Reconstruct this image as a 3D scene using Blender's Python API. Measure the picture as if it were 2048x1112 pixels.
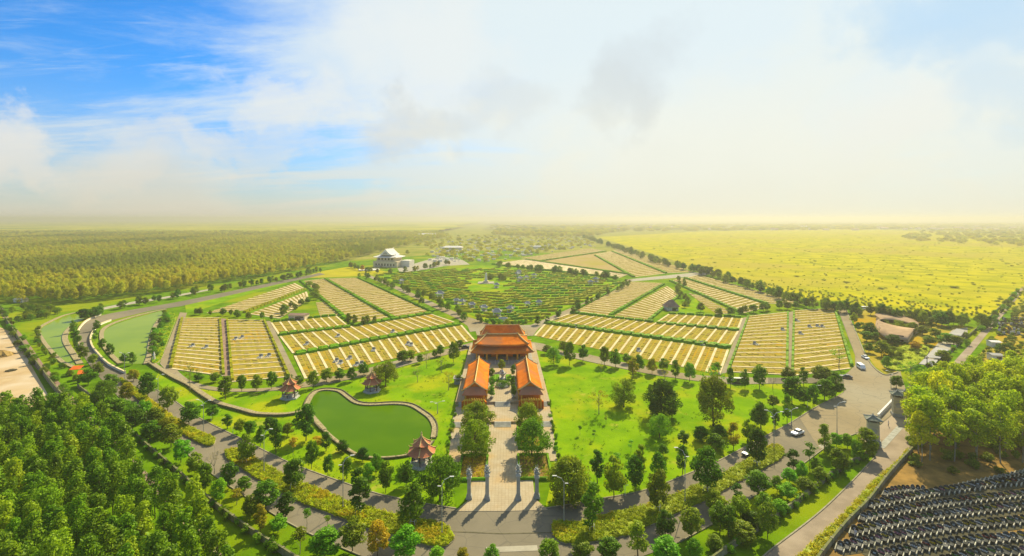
import bpy, bmesh, math, random
import numpy as np
from mathutils import Vector, Matrix
from mathutils.geometry import tessellate_polygon

R = math.radians
scene = bpy.context.scene
for o in list(bpy.data.objects):
    bpy.data.objects.remove(o)
COL = scene.collection
rnd = random.Random(7)

# ------------------------------------------------------------------ camera
CAM_H, FPX, HOR = 65.0, 1000.0, 437.0        # metres above ground, focal length and horizon row of the 2048 px survey grid
cam_data = bpy.data.cameras.new('camera')
cam = bpy.data.objects.new('camera', cam_data)
COL.objects.link(cam)
cam.location = (0, 0, CAM_H)
cam.rotation_euler = (R(90), 0, 0)
cam_data.sensor_width = 36.0
cam_data.lens = FPX / 2048 * 36.0
cam_data.shift_y = -(556 - HOR) / 2048
cam_data.clip_start = 0.5
cam_data.clip_end = 90000
scene.camera = cam

# ------------------------------------------------------------------ sky and sun
SUN_AZ, SUN_EL = R(27), R(38)                # azimuth clockwise from straight ahead
SUN_DIR = Vector((math.sin(SUN_AZ) * math.cos(SUN_EL), math.cos(SUN_AZ) * math.cos(SUN_EL), math.sin(SUN_EL)))
world = bpy.data.worlds.new('World')
scene.world = world
world.use_nodes = True

class NT:
    """small helper for wiring node trees"""
    def __init__(self, tree):
        self.t = tree
    def n(self, kind, **kw):
        nd = self.t.nodes.new(kind)
        for k, v in kw.items():
            setattr(nd, k, v)
        return nd
    def link(self, a, b):
        self.t.links.new(a, b)
    def val(self, sock, v):
        if hasattr(v, 'is_output') or isinstance(v, bpy.types.NodeSocket):
            self.link(v, sock)
        else:
            sock.default_value = v
    def math(self, op, a, b=0.0, c=0.0, clamp=False):
        nd = self.n('ShaderNodeMath', operation=op, use_clamp=clamp)
        for i, v in enumerate((a, b, c)):
            self.val(nd.inputs[i], v)
        return nd.outputs[0]
    def vmath(self, op, a, b=None):
        nd = self.n('ShaderNodeVectorMath', operation=op)
        self.val(nd.inputs[0], a)
        if b is not None:
            self.val(nd.inputs[1], b)
        return nd
    def mix(self, f, a, b, blend='MIX'):
        nd = self.n('ShaderNodeMix', data_type='RGBA', blend_type=blend)
        self.val(nd.inputs[0], f)
        self.val(nd.inputs[6], a if not isinstance(a, tuple) else (*a[:3], 1))
        self.val(nd.inputs[7], b if not isinstance(b, tuple) else (*b[:3], 1))
        return nd.outputs[2]
    def ramp(self, f, lo, hi, smooth=True):
        nd = self.n('ShaderNodeMapRange', interpolation_type='SMOOTHSTEP' if smooth else 'LINEAR', clamp=True)
        self.val(nd.inputs[0], f)
        nd.inputs[1].default_value = lo
        nd.inputs[2].default_value = hi
        return nd.outputs[0]
    def noise_col(self, vec, scale, detail=6.0, rough=0.55):
        nd = self.n('ShaderNodeTexNoise')
        self.link(vec, nd.inputs['Vector'])
        nd.inputs['Scale'].default_value = scale
        nd.inputs['Detail'].default_value = detail
        nd.inputs['Roughness'].default_value = rough
        return nd.outputs[1]
    def noise(self, vec, scale, detail=6.0, rough=0.55, dist=0.0):
        nd = self.n('ShaderNodeTexNoise')
        if vec is not None:
            self.link(vec, nd.inputs['Vector'])
        nd.inputs['Scale'].default_value = scale
        nd.inputs['Detail'].default_value = detail
        nd.inputs['Roughness'].default_value = rough
        nd.inputs['Distortion'].default_value = dist
        return nd.outputs[0]

def build_world():
    t = NT(world.node_tree)
    world.node_tree.nodes.clear()
    out = t.n('ShaderNodeOutputWorld')
    bg = t.n('ShaderNodeBackground')
    bg.inputs[1].default_value = 0.081
    t.link(bg.outputs[0], out.inputs[0])
    sky = t.n('ShaderNodeTexSky', sky_type='NISHITA', sun_disc=False)
    sky.sun_elevation = SUN_EL
    sky.sun_rotation = SUN_AZ
    sky.air_density = 1.0
    sky.dust_density = 0.6
    sky.ozone_density = 2.5
    tc = t.n('ShaderNodeTexCoord')
    d = t.vmath('NORMALIZE', tc.outputs['Generated']).outputs[0]
    sep = t.n('ShaderNodeSeparateXYZ'); t.link(d, sep.inputs[0])
    up = t.math('MAXIMUM', sep.outputs[2], 0.0)
    # cloud deck: directions carried onto a high plane, so clouds flatten towards the horizon
    den = t.math('ADD', up, 0.13)
    comb = t.n('ShaderNodeCombineXYZ')
    t.link(t.math('DIVIDE', sep.outputs[0], den), comb.inputs[0])
    t.link(t.math('DIVIDE', sep.outputs[1], den), comb.inputs[1])
    plane = comb.outputs[0]
    # heaped clouds keep their height: use the direction itself
    heap_v = t.vmath('MULTIPLY', d, (1.0, 1.0, 1.5)).outputs[0]
    sd = t.vmath('DOT_PRODUCT', d, tuple(SUN_DIR)).outputs['Value']
    toward = t.ramp(sd, 0.45, 0.90)
    # wispy high cloud
    wv = t.n('ShaderNodeMapping'); t.link(plane, wv.inputs[0])
    wv.inputs['Rotation'].default_value = (0, 0, R(-38)); wv.inputs['Scale'].default_value = (0.55, 1.5, 1); wv.inputs['Location'].default_value = (3.1, 1.7, 0)
    w1 = t.noise(wv.outputs[0], 0.75, 9, 0.66, 0.5)
    wisp = t.ramp(t.math('ADD', w1, t.math('MULTIPLY', toward, 0.30)), 0.45, 0.72)
    wm = t.n('ShaderNodeMapping'); t.link(plane, wm.inputs[0])
    wm.inputs['Rotation'].default_value = (0, 0, R(-62)); wm.inputs['Scale'].default_value = (0.7, 2.6, 1); wm.inputs['Location'].default_value = (1.3, 4.2, 0)
    fine = t.math('MULTIPLY', t.ramp(t.noise(wm.outputs[0], 1.5, 11, 0.7, 0.8), 0.46, 0.74), 0.62)
    wisp = t.math('MAXIMUM', wisp, fine)
    # heaped low cloud
    hm = t.n('ShaderNodeMapping'); t.link(heap_v, hm.inputs[0]); hm.inputs['Location'].default_value = (0.62, 0.1, 0.35)
    h1 = t.noise(hm.outputs[0], 3.4, 10, 0.56, 0.25)
    low = t.ramp(up, 0.46, 0.10)
    heap = t.ramp(t.math('ADD', h1, t.math('MULTIPLY', low, t.math('MULTIPLY_ADD', toward, 0.10, 0.015))), 0.535, 0.66)
    # the same cloud looked up a little higher: what lies below thick cloud is its grey base
    h2m = t.n('ShaderNodeMapping'); t.link(heap_v, h2m.inputs[0]); h2m.inputs['Location'].default_value = (0.62 + 0.02, 0.12, 0.35 + 0.09)
    h2 = t.noise(h2m.outputs[0], 3.4, 4, 0.5, 0.25)
    base = t.math('MULTIPLY', t.ramp(h2, 0.50, 0.68), heap)
    blue = t.mix(1.0, sky.outputs[0], (0.24, 0.80, 1.32), 'MULTIPLY')
    c = t.mix(t.math('MULTIPLY', wisp, 0.80), blue, (5.6, 6.3, 6.5))
    lit = t.mix(toward, (6.5, 6.7, 6.4), (6.5, 6.7, 6.2))
    c = t.mix(t.math('MULTIPLY', heap, t.math('MULTIPLY_ADD', toward, 0.35, 0.5)), c, lit)
    c = t.mix(t.math('MULTIPLY', base, 0.34), c, (3.7, 4.0, 4.0))
    # bright veil round the sun and warm haze along the horizon
    c = t.mix(t.math('MULTIPLY', t.ramp(sd, 0.58, 0.90), 0.86), c, t.mix(t.ramp(up, 0.34, 0.12), (5.9, 6.6, 6.7), (6.6, 6.8, 6.2)))
    # single clouds: heaped white ones and thin grey ones in front of the bright veil
    wob = t.vmath('SCALE', t.vmath('SUBTRACT', t.noise_col(d, 7.0, 8, 0.6), (0.5, 0.5, 0.5)).outputs[0]); wob.inputs['Scale'].default_value = 0.30
    dw = t.vmath('ADD', d, wob.outputs[0]).outputs[0]
    for az, el, ra, re, alpha, colr in ((-11.0, 19.5, 7.5, 8.0, 0.75, (6.3, 6.6, 6.5)), (-24.0, 12.2, 4.6, 3.2, 0.7, (6.3, 6.5, 6.3)), (-11.0, 9.8, 5.0, 2.8, 0.34, (4.2, 4.3, 4.3)),
                                        (12.5, 12.2, 3.8, 3.0, 0.30, (4.3, 4.5, 4.5)), (14.0, 15.0, 3.4, 3.6, 0.22, (4.6, 4.9, 5.0)), (42.0, 17.0, 7.0, 4.5, 0.5, (2.6, 4.7, 6.9)), (46.0, 9.0, 5.0, 3.0, 0.35, (3.2, 5.0, 6.8)), (15.5, 17.0, 3.6, 3.2, 0.28, (4.8, 5.3, 5.6)), (-1.5, 12.4, 4.6, 3.4, 0.26, (4.5, 4.6, 4.6)), (-45.0, 5.6, 3.0, 2.6, 0.8, (6.4, 6.5, 6.4)),
                                        (-38.0, 4.6, 4.0, 1.8, 0.5, (6.2, 6.1, 5.7)), (37.0, 9.0, 5.0, 2.0, 0.5, (6.4, 6.6, 6.4)), (-30.0, 7.5, 8.0, 1.6, 0.45, (6.2, 6.3, 6.2))):
        ca, sa, ce, se = math.cos(R(az)), math.sin(R(az)), math.cos(R(el)), math.sin(R(el))
        cdir = Vector((sa * ce, ca * ce, se)); rgt = Vector((ca, -sa, 0)); upv = rgt.cross(cdir)
        df = t.vmath('SUBTRACT', dw, tuple(cdir)).outputs[0]
        xx = t.math('DIVIDE', t.vmath('DOT_PRODUCT', df, tuple(rgt)).outputs['Value'], R(ra))
        yy = t.math('DIVIDE', t.vmath('DOT_PRODUCT', df, tuple(upv)).outputs['Value'], R(re))
        zz = t.math('MULTIPLY', t.vmath('DOT_PRODUCT', df, tuple(cdir)).outputs['Value'], 3.0)
        rr = t.math('ADD', t.math('ADD', t.math('MULTIPLY', xx, xx), t.math('MULTIPLY', yy, yy)), t.math('MULTIPLY', zz, zz))
        c = t.mix(t.math('MULTIPLY', t.ramp(rr, 2.0, 0.0), alpha), c, colr)
    hz = t.math('POWER', t.math('SUBTRACT', 1.0, t.math('MINIMUM', t.math('MULTIPLY', up, 3.4), 1.0)), 2.2)
    warm = t.mix(toward, (5.5, 5.0, 3.9), (6.5, 6.4, 5.1))
    c = t.mix(t.math('MULTIPLY', hz, 0.95), c, warm)
    t.link(c, bg.inputs[0])
build_world()

sun_data = bpy.data.lights.new('sun', 'SUN')
sun_data.energy = 5.0
sun_data.angle = R(0.6)
sun_data.color = (1.0, 0.89, 0.62)
sun = bpy.data.objects.new('sun', sun_data)
COL.objects.link(sun)
sun.location = (100, 200, 300)
sun.rotation_euler = SUN_DIR.to_track_quat('Z', 'Y').to_euler()

vs = scene.view_settings
vs.view_transform = 'Standard'
vs.look = 'None'
vs.exposure = 0.75
vs.gamma = 1.0
vs.use_curve_mapping = False
cy = scene.cycles
cy.max_bounces = 6
cy.diffuse_bounces = 2
cy.glossy_bounces = 2
cy.transmission_bounces = 3
cy.transparent_max_bounces = 6
cy.volume_bounces = 1
cy.use_denoising = True
cy.sample_clamp_indirect = 4.0
cy.use_adaptive_sampling = True
cy.adaptive_threshold = 0.008

# ------------------------------------------------------------------ survey grid -> ground
def G(u, v, z=0.0):
    """ground point (metres) under a sight line of the survey grid, on the level z"""
    d = (CAM_H - z) * FPX / (v - HOR)
    return Vector(((u - 1024) / FPX * d, d, z))
def ppm(v):
    return (v - HOR) / CAM_H

# ------------------------------------------------------------------ materials
MATS = {}
ALBEDO = {'asphalt': 0.72, 'asphalt_warm': 0.82, 'street': 0.8, 'paving': 0.74, 'sand': 1.0, 'row_path': 1.08, 'plot_slab': 0.78, 'field_soil': 0.86, 'field_soil_pale': 0.9, 'plaster_white': 1.0, 'plaster_cream': 1.05, 'white_roof': 1.05, 'white_paint': 0.85, 'tile_orange': 0.98, 'tile_pink': 1.05, 'concrete': 0.8, 'kerb': 0.8, 'lawn': 0.88, 'verge': 0.85, 'stone_wall': 0.8, 'orange_earth': 0.75, 'granite': 1.1, 'granite_pale': 1.0, 'brown_roof': 0.8, 'path_pink': 0.75, 'grey_sheet': 0.8}
def M(name, c1, c2=None, scale=1.0, rough=0.85, bump=0.0, bscale=None, detail=6.0, spec=0.0, rand=0.0, lo=0.35, hi=0.65, stretch=None, c3=None, s3=None):
    """two-colour noise material in world position (metres); rand varies the value per object"""
    k = ALBEDO.get(name, 1.0)
    c1 = tuple(x * k for x in c1); c2 = c2 and tuple(x * k for x in c2); c3 = c3 and tuple(x * k for x in c3)
    m = bpy.data.materials.new(name)
    m.use_nodes = True
    t = NT(m.node_tree)
    b = m.node_tree.nodes['Principled BSDF']
    b.inputs['Roughness'].default_value = rough
    b.inputs['Specular IOR Level'].default_value = spec
    geo = t.n('ShaderNodeNewGeometry')
    pos = geo.outputs['Position']
    if stretch:
        mp = t.n('ShaderNodeMapping'); t.link(pos, mp.inputs[0]); mp.inputs['Scale'].default_value = stretch
        pos = mp.outputs[0]
    if c2 is None:
        c2 = tuple(x * 0.72 for x in c1)
    col = t.mix(t.ramp(t.noise(pos, scale, detail, 0.6), lo, hi), c1, c2)
    if c3:
        col = t.mix(t.ramp(t.noise(pos, s3 or scale * 0.13, 4, 0.5), 0.45, 0.68), col, c3)
    if rand:
        oi = t.n('ShaderNodeObjectInfo')
        hsv = t.n('ShaderNodeHueSaturation')
        t.link(col, hsv.inputs['Color'])
        t.link(t.math('MULTIPLY_ADD', oi.outputs['Random'], rand * 2, 1 - rand), hsv.inputs['Value'])
        t.link(t.math('MULTIPLY_ADD', t.math('FRACT', t.math('MULTIPLY', oi.outputs['Random'], 17.3)), rand * 0.10, 0.5 - rand * 0.05), hsv.inputs['Hue'])
        col = hsv.outputs[0]
    t.link(col, b.inputs['Base Color'])
    if bump:
        bn = t.n('ShaderNodeBump')
        bn.inputs['Strength'].default_value = bump
        bn.inputs['Distance'].default_value = 0.3
        t.link(t.noise(pos, bscale or scale * 3, 5, 0.6), bn.inputs['Height'])
        t.link(bn.outputs[0], b.inputs['Normal'])
    MATS[name] = m
    return m

def leaf_mat(name, c1, c2, c3=None, trans=0.35, rand=0.22, patch=None):
    """foliage: noise over the crown, value and hue different on every plant, light coming through the leaves"""
    m = bpy.data.materials.new(name)
    m.use_nodes = True
    t = NT(m.node_tree)
    m.node_tree.nodes.clear()
    out = t.n('ShaderNodeOutputMaterial')
    oi = t.n('ShaderNodeObjectInfo')
    geo = t.n('ShaderNodeNewGeometry')
    r1 = geo.outputs['Random Per Island']
    n1 = t.noise(geo.outputs['Position'], 0.55, 3, 0.6)
    f = t.math('ADD', t.math('MULTIPLY', n1, 0.8), t.math('MULTIPLY', r1, 0.45))
    col = t.mix(t.ramp(f, 0.35, 0.85), c1, c2)
    if c3:
        col = t.mix(t.ramp(oi.outputs['Random'], 0.62, 0.98), col, c3)
    if patch:      # stands of different age
        mp = t.n('ShaderNodeMapping'); t.link(geo.outputs['Position'], mp.inputs[0]); mp.inputs['Scale'].default_value = (1, 0.6, 0.2)
        col = t.mix(t.math('MULTIPLY', t.ramp(t.noise(mp.outputs[0], 0.0045, 4, 0.6), 0.47, 0.62), 0.85), col, patch)
    hsv = t.n('ShaderNodeHueSaturation')
    t.link(col, hsv.inputs['Color'])
    t.link(t.math('MULTIPLY_ADD', oi.outputs['Random'], rand * 2, 1 - rand), hsv.inputs['Value'])
    t.link(t.math('MULTIPLY_ADD', t.math('FRACT', t.math('MULTIPLY', oi.outputs['Random'], 23.7)), 0.03, 0.478), hsv.inputs['Hue'])
    col = hsv.outputs[0]
    dif = t.n('ShaderNodeBsdfDiffuse'); t.link(col, dif.inputs[0])
    tr = t.n('ShaderNodeBsdfTranslucent')
    t.link(t.mix(1.0, col, (1.5, 1.45, 0.6), 'MULTIPLY'), tr.inputs[0])
    mx = t.n('ShaderNodeMixShader'); mx.inputs[0].default_value = trans
    t.link(dif.outputs[0], mx.inputs[1]); t.link(tr.outputs[0], mx.inputs[2])
    gl = t.n('ShaderNodeBsdfGlossy'); gl.inputs['Roughness'].default_value = 0.5; gl.inputs[0].default_value = (0.8, 0.85, 0.6, 1)
    m2 = t.n('ShaderNodeMixShader'); m2.inputs[0].default_value = 0.015
    t.link(mx.outputs[0], m2.inputs[1]); t.link(gl.outputs[0], m2.inputs[2])
    t.link(m2.outputs[0], out.inputs[0])
    MATS[name] = m
    return m

# ground covers
M('earth', (0.30, 0.27, 0.05), (0.17, 0.20, 0.02), 0.02, bump=0.3, bscale=0.5)
M('lawn', (0.225, 0.37, 0.004), (0.125, 0.26, 0.003), 0.09, bump=0.4, bscale=2.0, detail=12, lo=0.28, hi=0.7, c3=(0.34, 0.37, 0.008), s3=0.05)
def lawn_wear():
    m = MATS['lawn']; t = NT(m.node_tree); b = m.node_tree.nodes['Principled BSDF']
    old = b.inputs['Base Color'].links[0].from_socket
    pos = t.n('ShaderNodeNewGeometry').outputs['Position']
    c = t.mix(t.math('MULTIPLY', t.ramp(t.noise(pos, 0.11, 8, 0.65), 0.57, 0.72), 0.8), old, (0.38, 0.33, 0.05))
    c = t.mix(t.math('MULTIPLY', t.ramp(t.noise(pos, 0.9, 6, 0.7), 0.5, 0.75), 0.55), c, (0.09, 0.20, 0.003))
    t.link(c, b.inputs['Base Color'])
lawn_wear()
M('verge', (0.15, 0.28, 0.004), (0.085, 0.18, 0.003), 0.13, bump=0.4, bscale=3.0, detail=10, c3=(0.27, 0.31, 0.005), s3=0.02)
M('meadow', (0.45, 0.39, 0.002), (0.24, 0.26, 0.002), 0.035, bump=0.9, bscale=0.3, detail=14, lo=0.36, hi=0.68, c3=(0.36, 0.30, 0.03), s3=0.0045)
M('field_soil', (0.43, 0.32, 0.045), (0.33, 0.29, 0.025), 0.12, bump=0.4, bscale=2.0, detail=8, c3=(0.46, 0.27, 0.01), s3=0.03)
M('field_soil_pale', (0.43, 0.31, 0.13), (0.36, 0.27, 0.09), 0.1, detail=8, c3=(0.35, 0.29, 0.06), s3=0.02)
M('sand', (0.50, 0.37, 0.20), (0.40, 0.27, 0.13), 0.12, detail=9, bump=0.2, bscale=1.5, c3=(0.54, 0.43, 0.28), s3=0.06)
M('orange_earth', (0.44, 0.26, 0.07), (0.25, 0.16, 0.05), 0.25, detail=9, bump=0.4, bscale=2)
M('asphalt', (0.285, 0.245, 0.165), (0.23, 0.20, 0.135), 0.05, rough=0.8, detail=9, bump=0.1, bscale=6, c3=(0.34, 0.285, 0.185), s3=0.02)
def worn_asphalt(name):
    m = MATS[name]; t = NT(m.node_tree); b = m.node_tree.nodes['Principled BSDF']
    old = b.inputs['Base Color'].links[0].from_socket
    pos = t.n('ShaderNodeNewGeometry').outputs['Position']
    c = t.mix(t.math('MULTIPLY', t.ramp(t.noise(pos, 0.35, 9, 0.7), 0.50, 0.75), 0.45), old, (0.15, 0.135, 0.10))
    vo = t.n('ShaderNodeTexVoronoi', feature='DISTANCE_TO_EDGE'); t.link(pos, vo.inputs['Vector']); vo.inputs['Scale'].default_value = 0.16
    c = t.mix(t.math('MULTIPLY', t.ramp(vo.outputs[0], 0.02, 0.0), 0.5), c, (0.12, 0.11, 0.085))
    t.link(c, b.inputs['Base Color'])
worn_asphalt('asphalt')
M('asphalt_warm', (0.37, 0.295, 0.17), (0.32, 0.255, 0.145), 0.06, rough=0.8, detail=9, bump=0.1, bscale=6, c3=(0.38, 0.33, 0.22), s3=0.025)
M('street', (0.40, 0.315, 0.215), (0.31, 0.245, 0.165), 0.2, detail=9, c3=(0.45, 0.36, 0.25), s3=0.06)
M('coping', (0.20, 0.19, 0.09), (0.13, 0.15, 0.05), 0.5, detail=7)
worn_asphalt('asphalt_warm')
M('path_pink', (0.40, 0.27, 0.20), (0.30, 0.20, 0.15), 0.3, detail=8)
M('concrete', (0.50, 0.45, 0.33), (0.40, 0.36, 0.26), 0.3, detail=7)
M('kerb', (0.42, 0.37, 0.24), (0.30, 0.27, 0.17), 0.4)
M('row_path', (0.62, 0.51, 0.29), (0.50, 0.40, 0.21), 0.2, detail=6)
M('plot_slab', (0.44, 0.31, 0.07), (0.32, 0.29, 0.03), 0.45, detail=4, c3=(0.44, 0.32, 0.08), s3=0.12)
M('stone_wall', (0.52, 0.43, 0.24), (0.30, 0.24, 0.12), 1.6, detail=4, bump=0.8, bscale=1.6)
M('dark_stone', (0.10, 0.09, 0.05), (0.16, 0.14, 0.08), 0.8, bump=0.3)
M('boundary', (0.30, 0.27, 0.17), (0.18, 0.17, 0.10), 0.5, detail=7)
M('brick_pile', (0.40, 0.27, 0.09), (0.25, 0.16, 0.05), 1.4, detail=6, bump=0.6)
# buildings
M('plaster_white', (0.78, 0.72, 0.58), (0.70, 0.64, 0.50), 0.2)
M('plaster_cream', (0.66, 0.55, 0.36), (0.56, 0.46, 0.28), 0.2)
M('plaster_orange', (0.62, 0.19, 0.02), (0.52, 0.14, 0.015), 0.4)
M('trim_gold', (0.72, 0.42, 0.05), (0.60, 0.32, 0.04), 0.8)
M('ridge_cream', (0.75, 0.55, 0.22), (0.66, 0.45, 0.16), 0.8)
M('timber_dark', (0.09, 0.045, 0.02), (0.06, 0.03, 0.015), 1.0)
M('interior_dark', (0.035, 0.045, 0.03), (0.02, 0.03, 0.02), 0.5)
M('granite', (0.36, 0.35, 0.29), (0.27, 0.265, 0.22), 0.8, bump=0.2)
M('granite_pale', (0.56, 0.54, 0.46), (0.42, 0.41, 0.35), 1.2, bump=0.5, bscale=3)
M('gate_stone', (0.56, 0.49, 0.30), (0.46, 0.40, 0.24), 0.7, bump=0.2)
M('slate_roof', (0.22, 0.23, 0.17), (0.16, 0.175, 0.13), 0.9)
M('white_roof', (0.74, 0.70, 0.62), (0.62, 0.58, 0.50), 0.3)
M('brown_roof', (0.50, 0.35, 0.21), (0.42, 0.29, 0.17), 0.25, detail=7)
M('grey_sheet', (0.50, 0.48, 0.42), (0.42, 0.40, 0.35), 0.2)
M('metal_grey', (0.42, 0.39, 0.32), (0.34, 0.32, 0.26), 1.0, rough=0.5)
M('white_paint', (0.78, 0.77, 0.72), (0.72, 0.70, 0.65), 0.6, rough=0.5)
M('wood_pole', (0.12, 0.10, 0.06), (0.08, 0.07, 0.04), 0.6)
M('bark', (0.16, 0.12, 0.07), (0.09, 0.07, 0.04), 1.2, bump=0.4)
M('bark_pale', (0.34, 0.30, 0.20), (0.22, 0.19, 0.12), 1.2, bump=0.4)
M('black_granite', (0.025, 0.027, 0.023), (0.095, 0.095, 0.082), 0.8, rough=0.45, spec=0.02, rand=0.5)
M('grave_kerb', (0.46, 0.43, 0.32), (0.30, 0.28, 0.20), 0.7, rand=0.3)
M('grave_soil', (0.06, 0.055, 0.035), (0.10, 0.09, 0.05), 1.0)
for nm, c in (('flower_yellow', (0.75, 0.50, 0.02)), ('flower_pink', (0.70, 0.25, 0.30)), ('flower_white', (0.75, 0.72, 0.62)), ('flower_red', (0.55, 0.06, 0.03))):
    M(nm, c, tuple(x * 0.7 for x in c), 3.0)
M('car_white', (0.80, 0.80, 0.78), (0.78, 0.78, 0.76), 0.2, rough=0.25, spec=0.5)
M('car_dark', (0.05, 0.055, 0.06), (0.05, 0.055, 0.06), 0.2, rough=0.25, spec=0.5)
M('car_olive', (0.15, 0.15, 0.09), (0.13, 0.13, 0.08), 0.2, rough=0.3, spec=0.5)
M('glass_dark', (0.03, 0.035, 0.04), (0.04, 0.045, 0.05), 0.2, rough=0.1, spec=0.6)
M('rubber', (0.02, 0.02, 0.02), (0.03, 0.03, 0.03), 1.0)
M('cloth_white', (0.75, 0.74, 0.72)); M('cloth_navy', (0.04, 0.05, 0.12)); M('skin', (0.45, 0.28, 0.18))
M('orange_canvas', (0.75, 0.16, 0.03), (0.65, 0.12, 0.02), 0.5)

def tile_mat(name, c1, c2, c3):
    """clay roof tiles: fine courses and stripes in the object's own metres, weather stains"""
    m = M(name, c1, c2, 0.35, rough=0.75, detail=8, c3=c3, s3=0.12)
    t = NT(m.node_tree)
    b = m.node_tree.nodes['Principled BSDF']
    tc = t.n('ShaderNodeTexCoord')
    wv = t.n('ShaderNodeTexWave', wave_type='BANDS', bands_direction='Z')
    t.link(tc.outputs['Object'], wv.inputs['Vector'])
    wv.inputs['Scale'].default_value = 1.3
    wv.inputs['Distortion'].default_value = 0.4
    bn = t.n('ShaderNodeBump'); bn.inputs['Strength'].default_value = 0.5; bn.inputs['Distance'].default_value = 0.06
    t.link(wv.outputs[0], bn.inputs['Height'])
    t.link(bn.outputs[0], b.inputs['Normal'])
    return m
tile_mat('tile_orange', (0.76, 0.21, 0.022), (0.62, 0.15, 0.016), (0.42, 0.16, 0.06))
tile_mat('tile_pink', (0.52, 0.20, 0.10), (0.44, 0.155, 0.075), (0.36, 0.17, 0.10))

def paving_mat():
    m = M('paving', (0.60, 0.50, 0.33), (0.53, 0.43, 0.27), 0.25, detail=8, c3=(0.62, 0.44, 0.22), s3=0.1)
    t = NT(m.node_tree)
    b = m.node_tree.nodes['Principled BSDF']
    geo = t.n('ShaderNodeNewGeometry')
    br = t.n('ShaderNodeTexBrick')
    t.link(geo.outputs['Position'], br.inputs['Vector'])
    br.inputs['Scale'].default_value = 1.0
    br.offset = 0.0
    br.inputs['Brick Width'].default_value = 0.8
    br.inputs['Row Height'].default_value = 0.8
    br.inputs['Mortar Size'].default_value = 0.03
    br.inputs['Color1'].default_value = (1, 1, 1, 1); br.inputs['Color2'].default_value = (0.93, 0.92, 0.9, 1); br.inputs['Mortar'].default_value = (0.66, 0.62, 0.55, 1)
    old = b.inputs['Base Color'].links[0].from_socket
    t.link(t.mix(1.0, old, br.outputs[0], 'MULTIPLY'), b.inputs['Base Color'])
paving_mat()

def water_mat(name, c, c2, rough=0.12):
    m = M(name, c, c2, 0.03, rough=0.08, spec=0.008, detail=3)
    t = NT(m.node_tree)
    b = m.node_tree.nodes['Principled BSDF']
    geo = t.n('ShaderNodeNewGeometry')
    bn = t.n('ShaderNodeBump'); bn.inputs['Strength'].default_value = 0.06; bn.inputs['Distance'].default_value = 0.05
    t.link(t.noise(geo.outputs['Position'], 1.2, 4, 0.6), bn.inputs['Height'])
    t.link(bn.outputs[0], b.inputs['Normal'])
water_mat('water_green', (0.058, 0.135, 0.0001), (0.085, 0.165, 0.0002))
water_mat('water_pale', (0.20, 0.27, 0.001), (0.16, 0.235, 0.001))

leaf_mat('leaf_street', (0.055, 0.16, 0.003), (0.155, 0.32, 0.005), (0.20, 0.29, 0.005))
leaf_mat('leaf_bright', (0.10, 0.29, 0.006), (0.19, 0.41, 0.008), None)
leaf_mat('leaf_dark', (0.032, 0.11, 0.003), (0.085, 0.21, 0.006), None)
leaf_mat('leaf_olive', (0.10, 0.17, 0.005), (0.22, 0.29, 0.008), None)
leaf_mat('leaf_autumn', (0.24, 0.25, 0.006), (0.40, 0.37, 0.010), (0.42, 0.27, 0.012))
leaf_mat('leaf_forest', (0.05, 0.14, 0.003), (0.20, 0.36, 0.005), (0.22, 0.33, 0.005))
leaf_mat('leaf_grove', (0.18, 0.30, 0.003), (0.42, 0.52, 0.005), (0.48, 0.48, 0.005), trans=0.48)
leaf_mat('leaf_rubber', (0.30, 0.33, 0.008), (0.54, 0.53, 0.018), None, trans=0.5, rand=0.14, patch=(0.20, 0.25, 0.010))
leaf_mat('leaf_hedge', (0.07, 0.19, 0.003), (0.15, 0.33, 0.005), None)
leaf_mat('leaf_hedge_yellow', (0.20, 0.26, 0.008), (0.34, 0.36, 0.012), None, rand=0.15)
leaf_mat('leaf_shrub_bed', (0.22, 0.32, 0.003), (0.40, 0.46, 0.004), None, rand=0.1)
leaf_mat('leaf_shrub_orange', (0.36, 0.37, 0.004), (0.55, 0.48, 0.006), None, rand=0.1)
leaf_mat('leaf_meadow', (0.28, 0.36, 0.008), (0.42, 0.44, 0.012), (0.20, 0.26, 0.012), rand=0.3)

# ------------------------------------------------------------------ object helpers
def link(name, data, mat=None, parent=None):
    o = bpy.data.objects.new(name, data)
    COL.objects.link(o)
    if mat is not None and data is not None and not data.materials:
        data.materials.append(MATS[mat] if isinstance(mat, str) else mat)
    if parent is not None:
        o.parent = parent
    return o
def tag(o, label=None, cat=None, group=None, kind=None):
    if label: o['label'] = label
    if cat: o['category'] = cat
    if group: o['group'] = group
    if kind: o['kind'] = kind
    return o
def thing(name, label, cat, loc=(0, 0, 0), rz=0.0, group=None):
    o = bpy.data.objects.new(name, None)
    COL.objects.link(o)
    o.empty_display_size = 0.5
    o.location = loc
    o.rotation_euler = (0, 0, rz)
    return tag(o, label, cat, group)

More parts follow.
